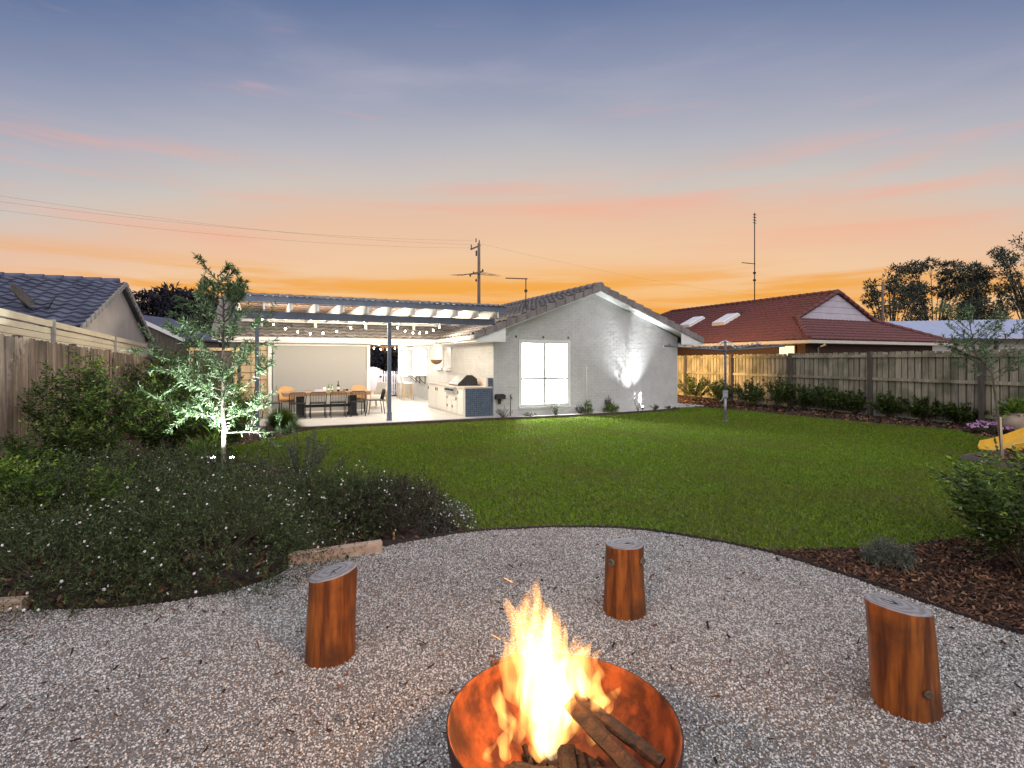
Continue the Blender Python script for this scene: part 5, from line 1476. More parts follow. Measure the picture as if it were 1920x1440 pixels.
# firewood
def billet(label, p, q, w, h, seed, name='firewood'):
    rg = random.Random(seed)
    p = Vector(p) + FC; q = Vector(q) + FC
    d_ = (q - p).normalized()
    a_ = d_.cross(Vector((0, 0, 1))).normalized(); b_ = a_.cross(d_)
    base = (p + q) / 2
    mb = MB()
    secs = []
    nsec = 9; nr = 8
    vs, fs = [], []
    shape = [(math.cos(2 * PI * j / nr) * w * rg.uniform(0.42, 0.62), math.sin(2 * PI * j / nr) * h * rg.uniform(0.42, 0.62)) for j in range(nr)]
    for i in range(nsec):
        c_ = p.lerp(q, i / (nsec - 1)) - base
        for (sx_, sy_) in shape:
            vs.append(c_ + a_ * (sx_ * rg.uniform(0.9, 1.08)) + b_ * (sy_ * rg.uniform(0.9, 1.08)))
    for i in range(nsec - 1):
        for j in range(nr):
            fs.append((i * nr + j, i * nr + (j + 1) % nr, (i + 1) * nr + (j + 1) % nr, (i + 1) * nr + j))
    fs.append(tuple(reversed(range(nr)))); fs.append(tuple((nsec - 1) * nr + j for j in range(nr)))
    mb.add(vs, fs)
    o = mb.build(name, M['char'], None, loc=base)
    return tag(o, label, 'firewood', 'burning wood in the fire bowl')
billet('long split plank leaning over the right of the fire bowl, upper one', Vector(PD(1078, 1305, 1.93)) - FC, Vector(PD(1242, 1432, 1.71)) - FC, 0.055, 0.03, 1)
billet('long split plank leaning over the right of the fire bowl, lower one', Vector(PD(1070, 1318, 1.90)) - FC, Vector(PD(1200, 1455, 1.66)) - FC, 0.055, 0.045, 2)
billet('thick split billet standing in the front of the fire', (0.02, -0.27, 0.235), (0.01, -0.04, 0.34), 0.07, 0.07, 3)
billet('narrow pale billet beside the thick one in the front of the fire', (0.10, -0.26, 0.225), (0.06, -0.06, 0.33), 0.045, 0.05, 4)
billet('short log lying across the left of the fire', (-0.20, -0.04, 0.25), (-0.02, -0.10, 0.285), 0.06, 0.06, 5)
billet('small charred log at the left front of the fire bowl', (-0.12, -0.22, 0.225), (-0.03, -0.08, 0.29), 0.06, 0.06, 6)
tw = MB(); tw.tube([(-0.01, 0, 0.0), (0.0, 0, 0.035), (0.012, 0, 0.07)], 0.012, 6, 0.006); tw.tube([(0.018, 0, 0.0), (0.02, 0.0, 0.06)], 0.007, 6)
tag(tw.build('firewood', M['char'], None, loc=FC + Vector((0.225, 0.03, 0.205))), 'small bark scrap leaning inside the right wall of the fire bowl', 'firewood', 'burning wood in the fire bowl')

# flames: closed tongues of glowing gas
def tongue(parent, base, top, r0, m, seed, flat=0.6, n=22, ns=12, curl=0.035):
    rg = random.Random(seed)
    p = Vector(base); q = Vector(top)
    ph = [rg.uniform(0, 6.28) for _ in range(4)]
    vs, fs = [], []
    ang = rg.uniform(-0.4, 0.4)
    for i in range(n + 1):
        f = i / n
        c_ = p.lerp(q, f) + Vector((math.sin(f * 5 + ph[0]) * curl * f, math.sin(f * 4 + ph[1]) * curl * f * 0.6, 0))
        prof = (f + 0.02) ** 0.62 * (1 - f) ** 0.95 * 2.2 + 0.0012
        r_ = r0 * prof * (1 + 0.16 * math.sin(f * 14 + ph[2]))
        for j in range(ns):
            t_ = 2 * PI * j / ns
            rr = r_ * (1 + 0.22 * math.sin(2 * t_ + f * 6 + ph[3]) + 0.12 * math.sin(3 * t_ - f * 9 + ph[1]))
            x, y = math.cos(t_) * rr, math.sin(t_) * rr * flat
            vs.append(c_ + Vector((x * math.cos(ang) - y * math.sin(ang), x * math.sin(ang) + y * math.cos(ang), 0)))
    for i in range(n):
        for j in range(ns):
            fs.append((i * ns + j, i * ns + (j + 1) % ns, (i + 1) * ns + (j + 1) % ns, (i + 1) * ns + j))
    fs.append(tuple(reversed(range(ns)))); fs.append(tuple(n * ns + j for j in range(ns)))
    mb = MB(); mb.add(vs, fs, True)
    return mb.build('flame_tongue', m, parent)
fire = thing('fire', 'tall yellow and orange flames rising from the rusty fire bowl', 'fire', FC, 0)
# (x, depth offset, base height) -> (x, depth offset, tip height), radius
def fpx(u, v, dy=0.0): return Vector(PD(u, v, FC.y + dy)) - FC
TG = [((1028, 1415), (1012, 1082), 58, 0.0), ((1008, 1350), (961, 1112), 36, 0.02), ((1048, 1350), (1042, 1140), 46, 0.02), ((1020, 1330), (985, 1100), 34, 0.03),
      ((985, 1330), (930, 1192), 24, 0.01), ((992, 1345), (969, 1200), 24, 0.0), ((1078, 1330), (1098, 1196), 36, 0.03), ((1092, 1312), (1130, 1212), 24, 0.04),
      ((1105, 1360), (1150, 1285), 24, -0.01), ((1062, 1330), (1068, 1180), 30, 0.04), ((946, 1428), (954, 1352), 15, -0.10), ((916, 1430), (919, 1396), 11, -0.14),
      ((1010, 1430), (1018, 1330), 20, -0.10), ((1108, 1400), (1122, 1330), 14, -0.04), ((975, 1395), (950, 1330), 14, -0.06)]
rgf = random.Random(77)
for q in range(20):                       # thin licks between the big ones
    u0 = rgf.gauss(1035, 32); f = abs(u0 - 1030) / 100
    b_ = (u0, rgf.uniform(1330, 1395)); hgt_ = rgf.uniform(110, 215) * (1 - 0.55 * min(1, f * 1.3))
    TG.append((b_, (u0 + (u0 - 1045) * 0.35 + rgf.uniform(-22, 8), b_[1] - hgt_), rgf.uniform(10, 19), rgf.uniform(-0.06, 0.06)))
for k, (b_, t_, r_, dy) in enumerate(TG):
    tongue(fire, fpx(*b_, dy), fpx(*t_, dy), r_ / F_PX * FC.y * 1.12, M['flame'], k + 1, curl=0.03 if r_ > 20 else 0.02)
for k, (b_, t_, r_, dy) in enumerate([((1038, 1425), (1012, 1120), 36, 0.0), ((1054, 1370), (1058, 1205), 34, 0.0), ((1004, 1355), (985, 1185), 22, 0.0), ((1085, 1335), (1096, 1225), 20, 0.02), ((1020, 1425), (1028, 1250), 30, -0.02)]):
    tongue(fire, fpx(*b_, dy), fpx(*t_, dy), r_ * 0.85 / F_PX * FC.y, M['flame_core'], k + 40)
# sparks
for (u, v) in ((946, 1084), (922, 1190)):
    p = Vector(PD(u, v, FC.y)) - FC
    mb = MB(); mb.tube([p, p + Vector((0.03, 0, -0.016))], 0.0006, 4); mb.build('spark', M['ember'], fire)
lamp('fire_light', 'POINT', (-0.10, 0.0, 0.70), 25, (1.0, 0.46, 0.13), fire, 0.05)

# ================================================================== log seats
def log_seat(label, base, top, r, flare, tilt, seed, ovx=1.0):
    rg = random.Random(seed)
    t_ = thing('log_seat', label, 'log seat', (base[0], base[1], 0), 0, 'log seats around the fire')
    ns, nz = 40, 18
    d_ = Vector((top[0] - base[0], top[1] - base[1], 0)); h = top[2]
    ph = [rg.uniform(0, 6.28) for _ in range(5)]
    vs, fs = [], []
    ringtop = []
    for i in range(nz + 1):
        f = i / nz
        for j in range(ns):
            a_ = 2 * PI * j / ns
            rr = r * (1 + flare * (1 - f) ** 2) * (1 + 0.025 * math.sin(2 * a_ + ph[0]) + 0.018 * math.sin(5 * a_ + ph[1] + f) + 0.008 * math.sin(9 * a_ + ph[2] + 2 * f) + 0.012 * math.sin(f * 7 + ph[3] + a_))
            x, y = math.cos(a_) * rr * ovx, math.sin(a_) * rr
            z = f * (h + x * tilt[0] + y * tilt[1]) - 0.02 * (1 - f)
            vs.append((x + d_.x * f, y + d_.y * f, z))
    for i in range(nz):
        for j in range(ns):
            fs.append((i * ns + j, i * ns + (j + 1) % ns, (i + 1) * ns + (j + 1) % ns, (i + 1) * ns + j))
    mb = MB(); mb.add(vs, fs, True); mb.build('trunk', M['log_side'], t_)
    # cut end with a softened arris, rings, and a raised rim
    vt = []
    c_ = Vector((d_.x, d_.y, h))
    ring = [Vector(v) for v in vs[nz * ns:]]
    lv = []
    for s_, dz in ((1.0, 0.0), (0.975, 0.004), (0.6, 0.005), (0.25, 0.004)):
        for p in ring:
            q = c_ + (p - c_) * s_; lv.append(Vector((q.x, q.y, q.z + dz)) - c_)
    ff = []
    for i in range(3):
        for j in range(ns):
            ff.append((i * ns + j, i * ns + (j + 1) % ns, (i + 1) * ns + (j + 1) % ns, (i + 1) * ns + j))
    lv.append(Vector((0, 0, 0.004))); k = len(lv) - 1
    for j in range(ns): ff.append((3 * ns + j, 3 * ns + (j + 1) % ns, k))
    mb = MB(); mb.add(lv, ff, True); tp = mb.build('cut_top', M['log_end'], t_, loc=c_)
    # drying cracks
    for q in range(3):
        a_ = ph[q]; L = r * rg.uniform(0.4, 0.7)
        x1, y1 = math.cos(a_) * L * ovx, math.sin(a_) * L
        mb = MB(); mb.bar((0, 0, 0.005), (x1, y1, 0.0055 + x1 * tilt[0] + y1 * tilt[1]), 0.005, 0.003, taper=0.2); mb.build('crack', M['dark_void'], tp)
    return t_
def at(u, v, z=0): return G(u, v, z)
b_ = G(618, 1230); tpz = 0.475
log_seat('varnished log seat left of the fire with a slanted grey cut top', b_, (b_[0] + 0.012, b_[1] + 0.02, tpz), 0.130, 0.05, (0.22, 0.02), 1)
b_ = G(1171, 1146)
lg = log_seat('varnished log seat behind the fire with small knots near its top', b_, (b_[0] + 0.0, b_[1], 0.455), 0.128, 0.16, (0.0, -0.05), 2)
for dx, z in ((-0.105, 0.36), (0.10, 0.37)):
    mb = MB(); mb.lathe([(0.001, 0.0), (0.014, 0.004), (0.02, 0.012), (0.028, 0.0)], 12); mb.build('knot', M['bark'], lg, loc=(dx, -0.085, z), rot=(R(90), 0, R(40 if dx > 0 else -45)))
b_ = G(1700, 1322)
lg = log_seat('varnished log seat at the right edge of the gravel with a dark knot', b_, (b_[0] - 0.03, b_[1] + 0.02, 0.485), 0.140, 0.03, (-0.14, -0.05), 3)
mb = MB(); mb.lathe([(0.001, 0.0), (0.010, 0.004), (0.016, 0.006), (0.022, 0.0)], 12); mb.build('knot', M['dark_timber'], lg, loc=(-0.005, -0.143, 0.14), rot=(R(90), 0, 0))

# ================================================================== sleepers
def sleeper(label, p, q, w, h):
    p = Vector(p); q = Vector(q); m_ = (p + q) / 2
    mb = MB(); mb.bar(p - m_ + Vector((0, 0, h / 2 - 0.02)), q - m_ + Vector((0, 0, h / 2 - 0.02)), w, h)
    tag(mb.build('timber_sleeper', M['sleeper'], None, loc=(m_.x, m_.y, 0), bevel=0.008), label, 'sleeper', 'timber sleepers edging the bed')
sleeper('pale timber sleeper edging the daisy bed beside the gravel', G(540, 1060), G(716, 1034), 0.07, 0.12)
sleeper('pale timber sleeper end under the daisies at the left picture edge', G(-120, 1154), G(48, 1142), 0.08, 0.10)

# ================================================================== plants
def grow(rg, p, d, L, n, wander=0.15, up=0.0):
    p = Vector(p); d = Vector(d).normalized(); out = [p.copy()]
    for i in range(n):
        d = (d + Vector((rg.gauss(0, wander), rg.gauss(0, wander), rg.gauss(0, wander) + up))).normalized()
        p = p + d * (L / n); out.append(p.copy())
    return out
def along(pts, f):
    x = f * (len(pts) - 1); i = min(int(x), len(pts) - 2)
    return pts[i].lerp(pts[i + 1], x - i), (pts[i + 1] - pts[i]).normalized()
def norm_loc(b):
    return (b[0], b[1], b[2] if len(b) > 2 else 0)

def shrub(name, label, cat, base, h, r, nst, per, L, Wd, m, seed, group=None, pinnate=False, lean=(0, 0), start=0.25, flower=None, bright=0.0, wander=0.12, stem_r=0.008):
    rg = random.Random(seed); nr_ = np.random.default_rng(seed)
    t_ = thing(name, label, cat, norm_loc(base), 0, group)
    sm = MB(); P, D = [], []
    tips = []
    for k in range(nst):
        a_ = rg.uniform(0, 2 * PI); e = math.sqrt(rg.random())
        d = Vector((math.cos(a_) * e * r + lean[0], math.sin(a_) * e * r + lean[1], h * (1 - 0.45 * e * e) * rg.uniform(0.75, 1.05)))
        Ls = d.length
        s_ = grow(rg, (math.cos(a_) * r * 0.12 * e, math.sin(a_) * r * 0.12 * e, -0.01), Vector((d.x * 0.5, d.y * 0.5, d.z)), Ls, 7, wander, 0.0)
        end = s_[-1]; corr = d - end
        s_ = [q + corr * (i / 7) ** 1.5 for i, q in enumerate(s_)]
        sm.tube(s_, stem_r, 5, stem_r * 0.35)
        tips.append(s_[-1])
        for q in range(per):
            f = start + (1 - start) * rg.random() ** 0.8
            p, tdir = along(s_, f)
            side = Vector((rg.gauss(0, 1), rg.gauss(0, 1), rg.gauss(0.1, 0.6))).normalized()
            if pinnate:
                rl = L * rg.uniform(2.2, 3.4)
                rd = (side * 0.9 + tdir * 0.5 + Vector((0, 0, 0.15))).normalized()
                perp = rd.cross(Vector((rg.gauss(0, .3), rg.gauss(0, .3), 1))).normalized()
                npair = 4
                for w_ in range(npair):
                    c_ = p + rd * (rl * (w_ + 1) / npair) - Vector((0, 0, 0.10 * rl * ((w_ + 1) / npair) ** 2))
                    for sg in (-1, 1):
                        P.append(c_); D.append(perp * sg + rd * 0.55 + Vector((0, 0, rg.gauss(0, 0.15))))
                P.append(p + rd * rl); D.append(rd)
            else:
                P.append(p + side * (L * 0.2)); D.append(side * 0.9 + tdir * 0.7)
    sm.build('stems', M['stem'], t_)
    P = np.array([tuple(q) for q in P]); D = np.array([tuple(q) for q in D])
    n = len(P)
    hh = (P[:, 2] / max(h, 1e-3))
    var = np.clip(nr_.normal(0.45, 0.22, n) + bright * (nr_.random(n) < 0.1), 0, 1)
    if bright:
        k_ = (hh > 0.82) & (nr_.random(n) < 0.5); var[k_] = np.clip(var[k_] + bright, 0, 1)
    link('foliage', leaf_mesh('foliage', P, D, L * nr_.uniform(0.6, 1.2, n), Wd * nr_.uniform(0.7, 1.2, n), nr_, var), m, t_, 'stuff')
    if flower:
        fm, cnt, fr, ftop = flower
        flowers(t_, nr_, [tips[i % len(tips)] + Vector((rg.gauss(0, r * .1), rg.gauss(0, r * .1), rg.uniform(0, .02))) for i in range(cnt)], fr, fm)
    return t_

def flowers(parent, nr_, pts, r, m, nrm=None):
    n = len(pts); P = np.array([tuple(q) for q in pts])
    N = unit(nr_.normal(size=(n, 3)) * 0.5 + (np.array([0, -0.6, 0.8]) if nrm is None else nrm))
    T = unit(np.cross(N, nr_.normal(size=(n, 3)))); B = np.cross(N, T)
    k = 10
    rr = r * nr_.uniform(0.7, 1.15, n)
    V = [P + N * (r * 0.15)]
    for j in range(k):
        a_ = 2 * PI * j / k; q = rr * (1.0 if j % 2 == 0 else 0.62)
        V.append(P + (T * math.cos(a_) + B * math.sin(a_)) * q[:, None])
    V = np.stack(V, 1)
    fa = np.array([[0, 1 + j, 1 + (j + 1) % k] for j in range(k)])
    link('flowers', np_mesh('flowers', V.reshape(-1, 3), (fa[None] + (np.arange(n) * (k + 1))[:, None, None]).reshape(-1, 3), np.repeat(nr_.random(n), k + 1)), m, parent, 'stuff')

def mound(name, label, cat, base, rx, ry, h, nleaf, L, Wd, m, seed, nflow=0, group=None, fm=None, spill=0.0, fr=0.011):
    """a dense low bush: leafy sprigs filling a lumpy dome"""
    nr_ = np.random.default_rng(seed); rg = random.Random(seed)
    t_ = thing(name, label, cat, norm_loc(base), 0, group)
    ph = nr_.uniform(0, 6.28, 6)
    def dome(n, lo, hi):
        a_ = nr_.uniform(0, 2 * PI, n); el = np.arcsin(nr_.uniform(0.0, 1.0, n) ** 0.85)
        lump = 1 + 0.10 * np.sin(3 * a_ + ph[0] + 2 * el) + 0.09 * np.sin(7 * a_ + ph[1] - 4 * el) + 0.06 * np.sin(13 * a_ + ph[2] + 7 * el)
        rr = nr_.uniform(lo, hi, n) ** 0.5 * lump
        dirs = np.stack([np.cos(a_) * np.cos(el), np.sin(a_) * np.cos(el), np.sin(el)], 1)
        return dirs * rr[:, None] * np.array([rx, ry, h]), unit(dirs / np.array([rx, ry, h]))
    # sprigs: each a short run of leaves
    ns = nleaf // 9
    P0_, N0 = dome(ns, 0.35, 1.0)
    sd = unit(N0 + nr_.normal(size=(ns, 3)) * 0.55 + np.array([0, 0, 0.25]))
    sl_ = nr_.uniform(0.05, 0.13, ns) * (h / 0.5) ** 0.5
    P, D = [], []
    for q in range(9):
        f = (q + 0.5) / 9
        P.append(P0_ + sd * (sl_ * f)[:, None]); D.append(sd * 0.6 + nr_.normal(size=(ns, 3)) * 0.75)
    P = np.concatenate(P); D = np.concatenate(D)
    P[:, 2] = np.maximum(P[:, 2], 0.01)
    n = len(P)
    link('foliage', leaf_mesh('foliage', P, D, L * nr_.uniform(0.6, 1.3, n), Wd * nr_.uniform(0.7, 1.3, n), nr_, np.clip(nr_.normal(0.45, 0.25, n), 0, 1)), m, t_, 'stuff')
    sm = MB()
    for k in range(14):
        a_ = rg.uniform(0, 2 * PI); e = rg.uniform(0.3, 0.85)
        sm.tube(grow(rg, (0, 0, 0), (math.cos(a_) * rx * e, math.sin(a_) * ry * e, h * 0.8), min(rx, ry) * e + h * 0.4, 5, 0.12), 0.006, 4, 0.003)
    sm.build('stems', M['stem'], t_)
    if nflow:
        Pf, Nf = dome(nflow, 0.98, 1.22)
        keep = Pf[:, 1] < ry * 0.75
        Pf, Nf = Pf[keep], Nf[keep]
        flowers(t_, nr_, [tuple(q) for q in Pf], fr, fm or M['petal'], unit(Nf + np.array([0, -0.3, 0.3])))
    return t_

# --- daisies massed along the gravel
DG = 'daisy bushes massed beside the gravel'
mound('daisy_bush', 'dark daisy bush spilling onto the gravel at the left picture edge', 'daisy bush', (-3.55, 4.05), 1.05, 0.68, 0.52, 19000, 0.030, 0.008, M['leaf_daisy'], 1, 110, DG)
mound('daisy_bush', 'largest daisy bush dotted with white flowers, left of the left log seat', 'daisy bush', (-2.45, 4.36), 1.02, 0.78, 0.70, 27000, 0.030, 0.008, M['leaf_daisy'], 2, 240, DG)
mound('daisy_bush', 'daisy bush in front of the olive tree just behind the sleeper', 'daisy bush', (-1.80, 5.36), 0.74, 0.46, 0.62, 16000, 0.030, 0.008, M['leaf_daisy'], 3, 110, DG)
mound('daisy_bush', 'daisy bush at the foot of the brown fence behind the front daisies', 'daisy bush', (-4.2, 5.2), 1.1, 0.8, 0.72, 18000, 0.034, 0.009, M['leaf_daisy'], 4, 90, DG)
mound('daisy_bush', 'pale lit daisy bush right below the tree spotlights', 'daisy bush', (-3.15, 5.65), 1.1, 0.8, 0.66, 19000, 0.034, 0.008, M['leaf_daisy'], 5, 60, DG)
mound('grevillea_bush', 'brownish low bush with faded flower heads at the right of the daisies', 'bush', (-1.22, 5.5), 0.68, 0.45, 0.47, 11000, 0.034, 0.008, M['leaf_brown'], 6, 40, None)
mound('alyssum_clump', 'small clump of white flowers at the tip of the bed by the lawn', 'flower clump', (-0.62, 5.42), 0.26, 0.17, 0.22, 2600, 0.024, 0.007, M['leaf_grey'], 7, 120, None, M['petal'], fr=0.010)
mound('ground_cover', 'low green ground cover between the brownish bush and the lawn', 'ground cover', (-1.65, 6.15), 0.75, 0.35, 0.32, 8000, 0.03, 0.009, M['leaf_daisy'], 8, 20, None)

mound('daisy_bush', 'daisy bush in the middle of the bed left of the olive trunk', 'daisy bush', (-4.6, 6.6), 1.0, 0.7, 0.60, 14000, 0.034, 0.009, M['leaf_daisy'], 9, 40, DG)
# --- leafy shrubs against the left fence
SG = 'leafy shrubs along the left fence'
shrub('murraya_shrub', 'tall leafy green shrub against the middle of the brown fence', 'shrub', (-6.45, 8.1), 1.86, 0.72, 40, 32, 0.055, 0.026, M['leaf_dark'], 21, SG, True, bright=0.5)
shrub('murraya_shrub', 'wide leafy green shrub left of the lit olive tree', 'shrub', (-5.75, 8.9), 1.6, 0.95, 44, 32, 0.055, 0.026, M['leaf_dark'], 22, SG, True, bright=0.45)
shrub('murraya_shrub', 'yellow green shrub close behind the olive tree trunk', 'shrub', (-5.05, 9.3), 1.35, 0.7, 32, 28, 0.055, 0.024, M['leaf_dark'], 23, SG, True, bright=0.5)
shrub('murraya_shrub', 'low dark shrub at the foot of the brown fence', 'shrub', (-5.7, 6.7), 0.95, 0.75, 34, 28, 0.052, 0.026, M['leaf_dark'], 24, SG, True, bright=0.3)
shrub('murraya_shrub', 'low shrub with bright young leaves at the left picture edge', 'shrub', (-4.65, 5.1), 0.82, 0.45, 20, 24, 0.052, 0.026, M['leaf_bright'], 25, SG, True, bright=0.5)
shrub('murraya_shrub', 'small bright leaved sprout among the daisies by the fence', 'shrub', (-3.95, 5.2), 0.72, 0.28, 9, 16, 0.05, 0.024, M['leaf_bright'], 26, SG, True, bright=0.4)
shrub('murraya_shrub', 'dark shrub in front of the far end of the brown fence', 'shrub', (-9.2, 14.2), 2.0, 1.1, 26, 26, 0.09, 0.04, M['leaf_dark'], 27, SG, True, bright=0.2)
shrub('hedge_shrub', 'tall dark bush filling the corner behind the olive tree', 'shrub', (-7.9, 13.4), 2.25, 1.15, 34, 60, 0.10, 0.045, M['leaf_dark'], 28, None, False, bright=0.1)
shrub('westringia', 'loose grey green bush right of the tree spotlights', 'shrub', (-2.75, 7.0), 0.78, 0.72, 34, 90, 0.042, 0.012, M['leaf_grey'], 29, None, False)
shrub('grass_tuft', 'yellowish grass tuft at the foot of the olive tree', 'grass tuft', (-4.75, 8.35), 0.55, 0.35, 60, 10, 0.20, 0.012, M['leaf_bright'], 30, None, False)

# --- tussock by the slab
tk = thing('grass_tussock', 'round dark green grass tussock beside the dining area', 'tussock', G(528, 807), 0)
nr_ = np.random.default_rng(5); n = 3600
a_ = nr_.uniform(0, 2 * PI, n); el = nr_.uniform(0.15, 1.45, n); Lb = nr_.uniform(0.45, 0.68, n)
d0 = np.stack([np.cos(a_) * np.cos(el), np.sin(a_) * np.cos(el), np.sin(el)], 1)
p0 = np.stack([np.cos(a_) * 0.05, np.sin(a_) * 0.05, np.zeros(n)], 1)
sd_ = np.stack([-np.sin(a_), np.cos(a_), np.zeros(n)], 1) * 0.004
p1 = p0 + d0 * Lb[:, None] * 0.6; p2 = p0 + d0 * Lb[:, None] * 0.95 - np.array([0, 0, 1]) * (0.16 * Lb * np.cos(el))[:, None]
p2[:, 2] = np.maximum(p2[:, 2], 0.01)
V = np.stack([p0 - sd_, p0 + sd_, p1 + sd_, p1 - sd_, p2], 1)
fa = np.array([[0, 1, 2], [0, 2, 3], [3, 2, 4]])
link('blades', np_mesh('blades', V.reshape(-1, 3), (fa[None] + (np.arange(n) * 5)[:, None, None]).reshape(-1, 3), np.repeat(nr_.random(n), 5)), M['leaf_dark'], tk, 'stuff')
mb = MB(); mb.lathe([(0.001, 0.0), (0.09, 0.0), (0.06, 0.08), (0.001, 0.1)], 10, cap=False); mb.build('crown', M['stem'], tk)
shrub('ground_plant', 'small straw coloured plant in the bed beside the tussock', 'plant', G(500, 822), 0.25, 0.4, 40, 8, 0.12, 0.008, M['leaf_brown'], 32)

# --- olive trees
def leafy_tree(name, label, base, trunk, r0, r1, nbr, blen, leaf_n, L, Wd, m, seed, crown0=0.3, up=0.25, twig=6, elev=0.35, bm=None, blen_top=0.5, top_sparse=False):
    rg = random.Random(seed); nr_ = np.random.default_rng(seed)
    t_ = thing(name, label, 'tree', norm_loc(base), 0)
    tk_ = [Vector(p) for p in trunk]
    fine = []
    for i in range(len(tk_) - 1):
        for k in range(4): fine.append(tk_[i].lerp(tk_[i + 1], k / 4) + Vector((rg.gauss(0, r0 * 0.15), rg.gauss(0, r0 * 0.15), 0)))
    fine.append(tk_[-1])
    wd = MB(); wd.tube(fine, r0, 9, r1)
    wd.build('trunk', bm or M['bark'], t_)
    br = MB(); P, D = [], []
    for k in range(nbr):
        f = crown0 + (1 - crown0) * ((k + rg.random()) / nbr)
        p, td = along(fine, min(f, 0.999))
        a_ = k * 2.4 + rg.uniform(-0.5, 0.5)
        d = Vector((math.cos(a_), math.sin(a_), elev + rg.uniform(-0.2, 0.35) + 0.6 * f))
        bl = blen * (1 - (1 - blen_top) * ((f - crown0) / (1 - crown0))) * rg.uniform(0.6, 1.1)
        b1 = grow(rg, p, d, bl, 7, 0.10, up * 0.12)
        br.tube(b1, r0 * 0.28, 5, r0 * 0.08)
        subs = [b1]
        for q in range(twig):
            f2 = 0.25 + 0.7 * rg.random()
            p2, t2 = along(b1, f2)
            d2 = (t2 + Vector((rg.gauss(0, .7), rg.gauss(0, .7), rg.gauss(0.15, .5)))).normalized()
            s2 = grow(rg, p2, d2, bl * rg.uniform(0.25, 0.5), 5, 0.12, up * 0.1)
            br.tube(s2, r0 * 0.12, 4, r0 * 0.04); subs.append(s2)
        tot_ = int(leaf_n / nbr * (bl / blen) * 1.8)
        for q in range(tot_):
            s_ = subs[rg.randrange(len(subs))] if rg.random() < 0.85 else b1
            p3, t3 = along(s_, 0.15 + 0.85 * rg.random())
            side = Vector((rg.gauss(0, 1), rg.gauss(0, 1), rg.gauss(0, 1))).normalized()
            P.append(p3); D.append(t3 * 0.9 + side * 0.9)
    br.build('branches', bm or M['bark'], t_, 'stuff')
    P = np.array([tuple(q) for q in P]); D = np.array([tuple(q) for q in D]); n = len(P)
    link('crown', leaf_mesh('crown', P, D, L * nr_.uniform(0.6, 1.2, n), Wd * nr_.uniform(0.7, 1.2, n), nr_, np.clip(nr_.normal(0.45, 0.25, n), 0, 1)), m, t_, 'stuff')
    return t_
OB = Vector(G(418, 893))
leafy_tree('olive_tree', 'young olive tree lit bright by ground spotlights at its base', OB, [(0, 0, 0), (0.0, 0.02, 0.7), (-0.02, 0.02, 1.4), (0.0, 0.0, 2.0), (0.02, 0.0, 2.45), (-0.08, 0, 2.95)], 0.035, 0.006, 40, 1.25, 9600, 0.088, 0.018, M['leaf_olive'], 51, crown0=0.16, up=0.3, twig=5, elev=0.05, blen_top=0.26)
RB = Vector(G(1880, 866))
rt = leafy_tree('olive_tree', 'leaning young olive tree with airy crown in the timber edged bed', RB, [(0, 0, 0), (-0.06, 0, 0.6), (-0.13, 0, 1.15), (-0.20, 0.0, 1.5), (-0.45, 0, 1.8), (-0.55, 0, 2.3)], 0.026, 0.006, 22, 0.9, 2500, 0.07, 0.016, M['leaf_olive'], 52, crown0=0.52, up=0.2, twig=5, elev=0.2, blen_top=0.6)
mb = MB(); mb.tube([(-0.05, -0.06, 0), (-0.08, -0.05, 0.75)], 0.016, 6, 0.013); mb.build('stake', M['pale_wood'], rt)

# tree spotlights
def spotlight(label, loc, aim, energy, cone, group, blend=0.6, color=(0.90, 0.97, 1.0), lens=True, size=0.02):
    t_ = thing('garden_spotlight', label, 'spotlight', loc, 0, group)
    d_ = Vector(aim).normalized()
    rot = d_.to_track_quat('Z', 'Y').to_euler()
    mb = MB(); mb.tube([(0, 0, -0.02), (0, 0, 0.10)], 0.008, 6); mb.build('spike', M['black_metal'], t_)
    mb = MB(); mb.lathe([(0.02, -0.05), (0.032, -0.04), (0.035, 0.03), (0.031, 0.03), (0.029, 0.015)], 14); hd = mb.build('head', M['black_metal'], t_, loc=(0, 0, 0.13), rot=rot)
    mb = MB(); mb.lathe([(0.030, 0.03), (0.027, 0.042), (0.018, 0.05), (0.001, 0.053)], 14, cap=False); mb.build('lens', M['uplight_lens'], hd)
    lamp('spotlight_beam', 'SPOT', Vector((0, 0, 0.13)) + d_ * 0.075, energy, color, t_, size, (-d_).to_track_quat('Z', 'Y').to_euler(), cone, blend)
SP = 'spotlights at the foot of the olive tree'
spotlight('left one of the two white spotlights at the olive tree base', OB + Vector((0.10, -0.42, 0.18)), (-0.32, 0.34, 1.0), 150, R(130), SP)
spotlight('right one of the two white spotlights at the olive tree base', OB + Vector((0.34, -0.40, 0.18)), (-0.15, 0.34, 1.0), 150, R(130), SP)

# --- wall plants along the gable
def wallp(u, v): return on_t(-0.30)(u, v)[:2] + (0.05,)
WP = 'small plants along the gable wall'
shrub('dry_plant', 'twiggy brown plant at the left end of the gable strip', 'plant', wallp(945, 780), 0.32, 0.28, 16, 10, 0.06, 0.010, M['leaf_brown'], 61, WP)
shrub('succulent', 'flat pale plant left of the lit window in the strip', 'plant', wallp(993, 780), 0.10, 0.22, 16, 12, 0.06, 0.015, M['leaf_grey'], 62, WP)
shrub('cordyline', 'spiky pale plant below the lit window', 'plant', wallp(1042, 778), 0.34, 0.20, 18, 8, 0.14, 0.016, M['leaf_grey'], 63, WP)
shrub('flowering_plant', 'pinkish pale round plant right of the window sill', 'plant', wallp(1088, 778), 0.28, 0.17, 20, 20, 0.05, 0.02, M['leaf_grey'], 64, WP, flower=(M['petal'], 40, 0.02, 0))
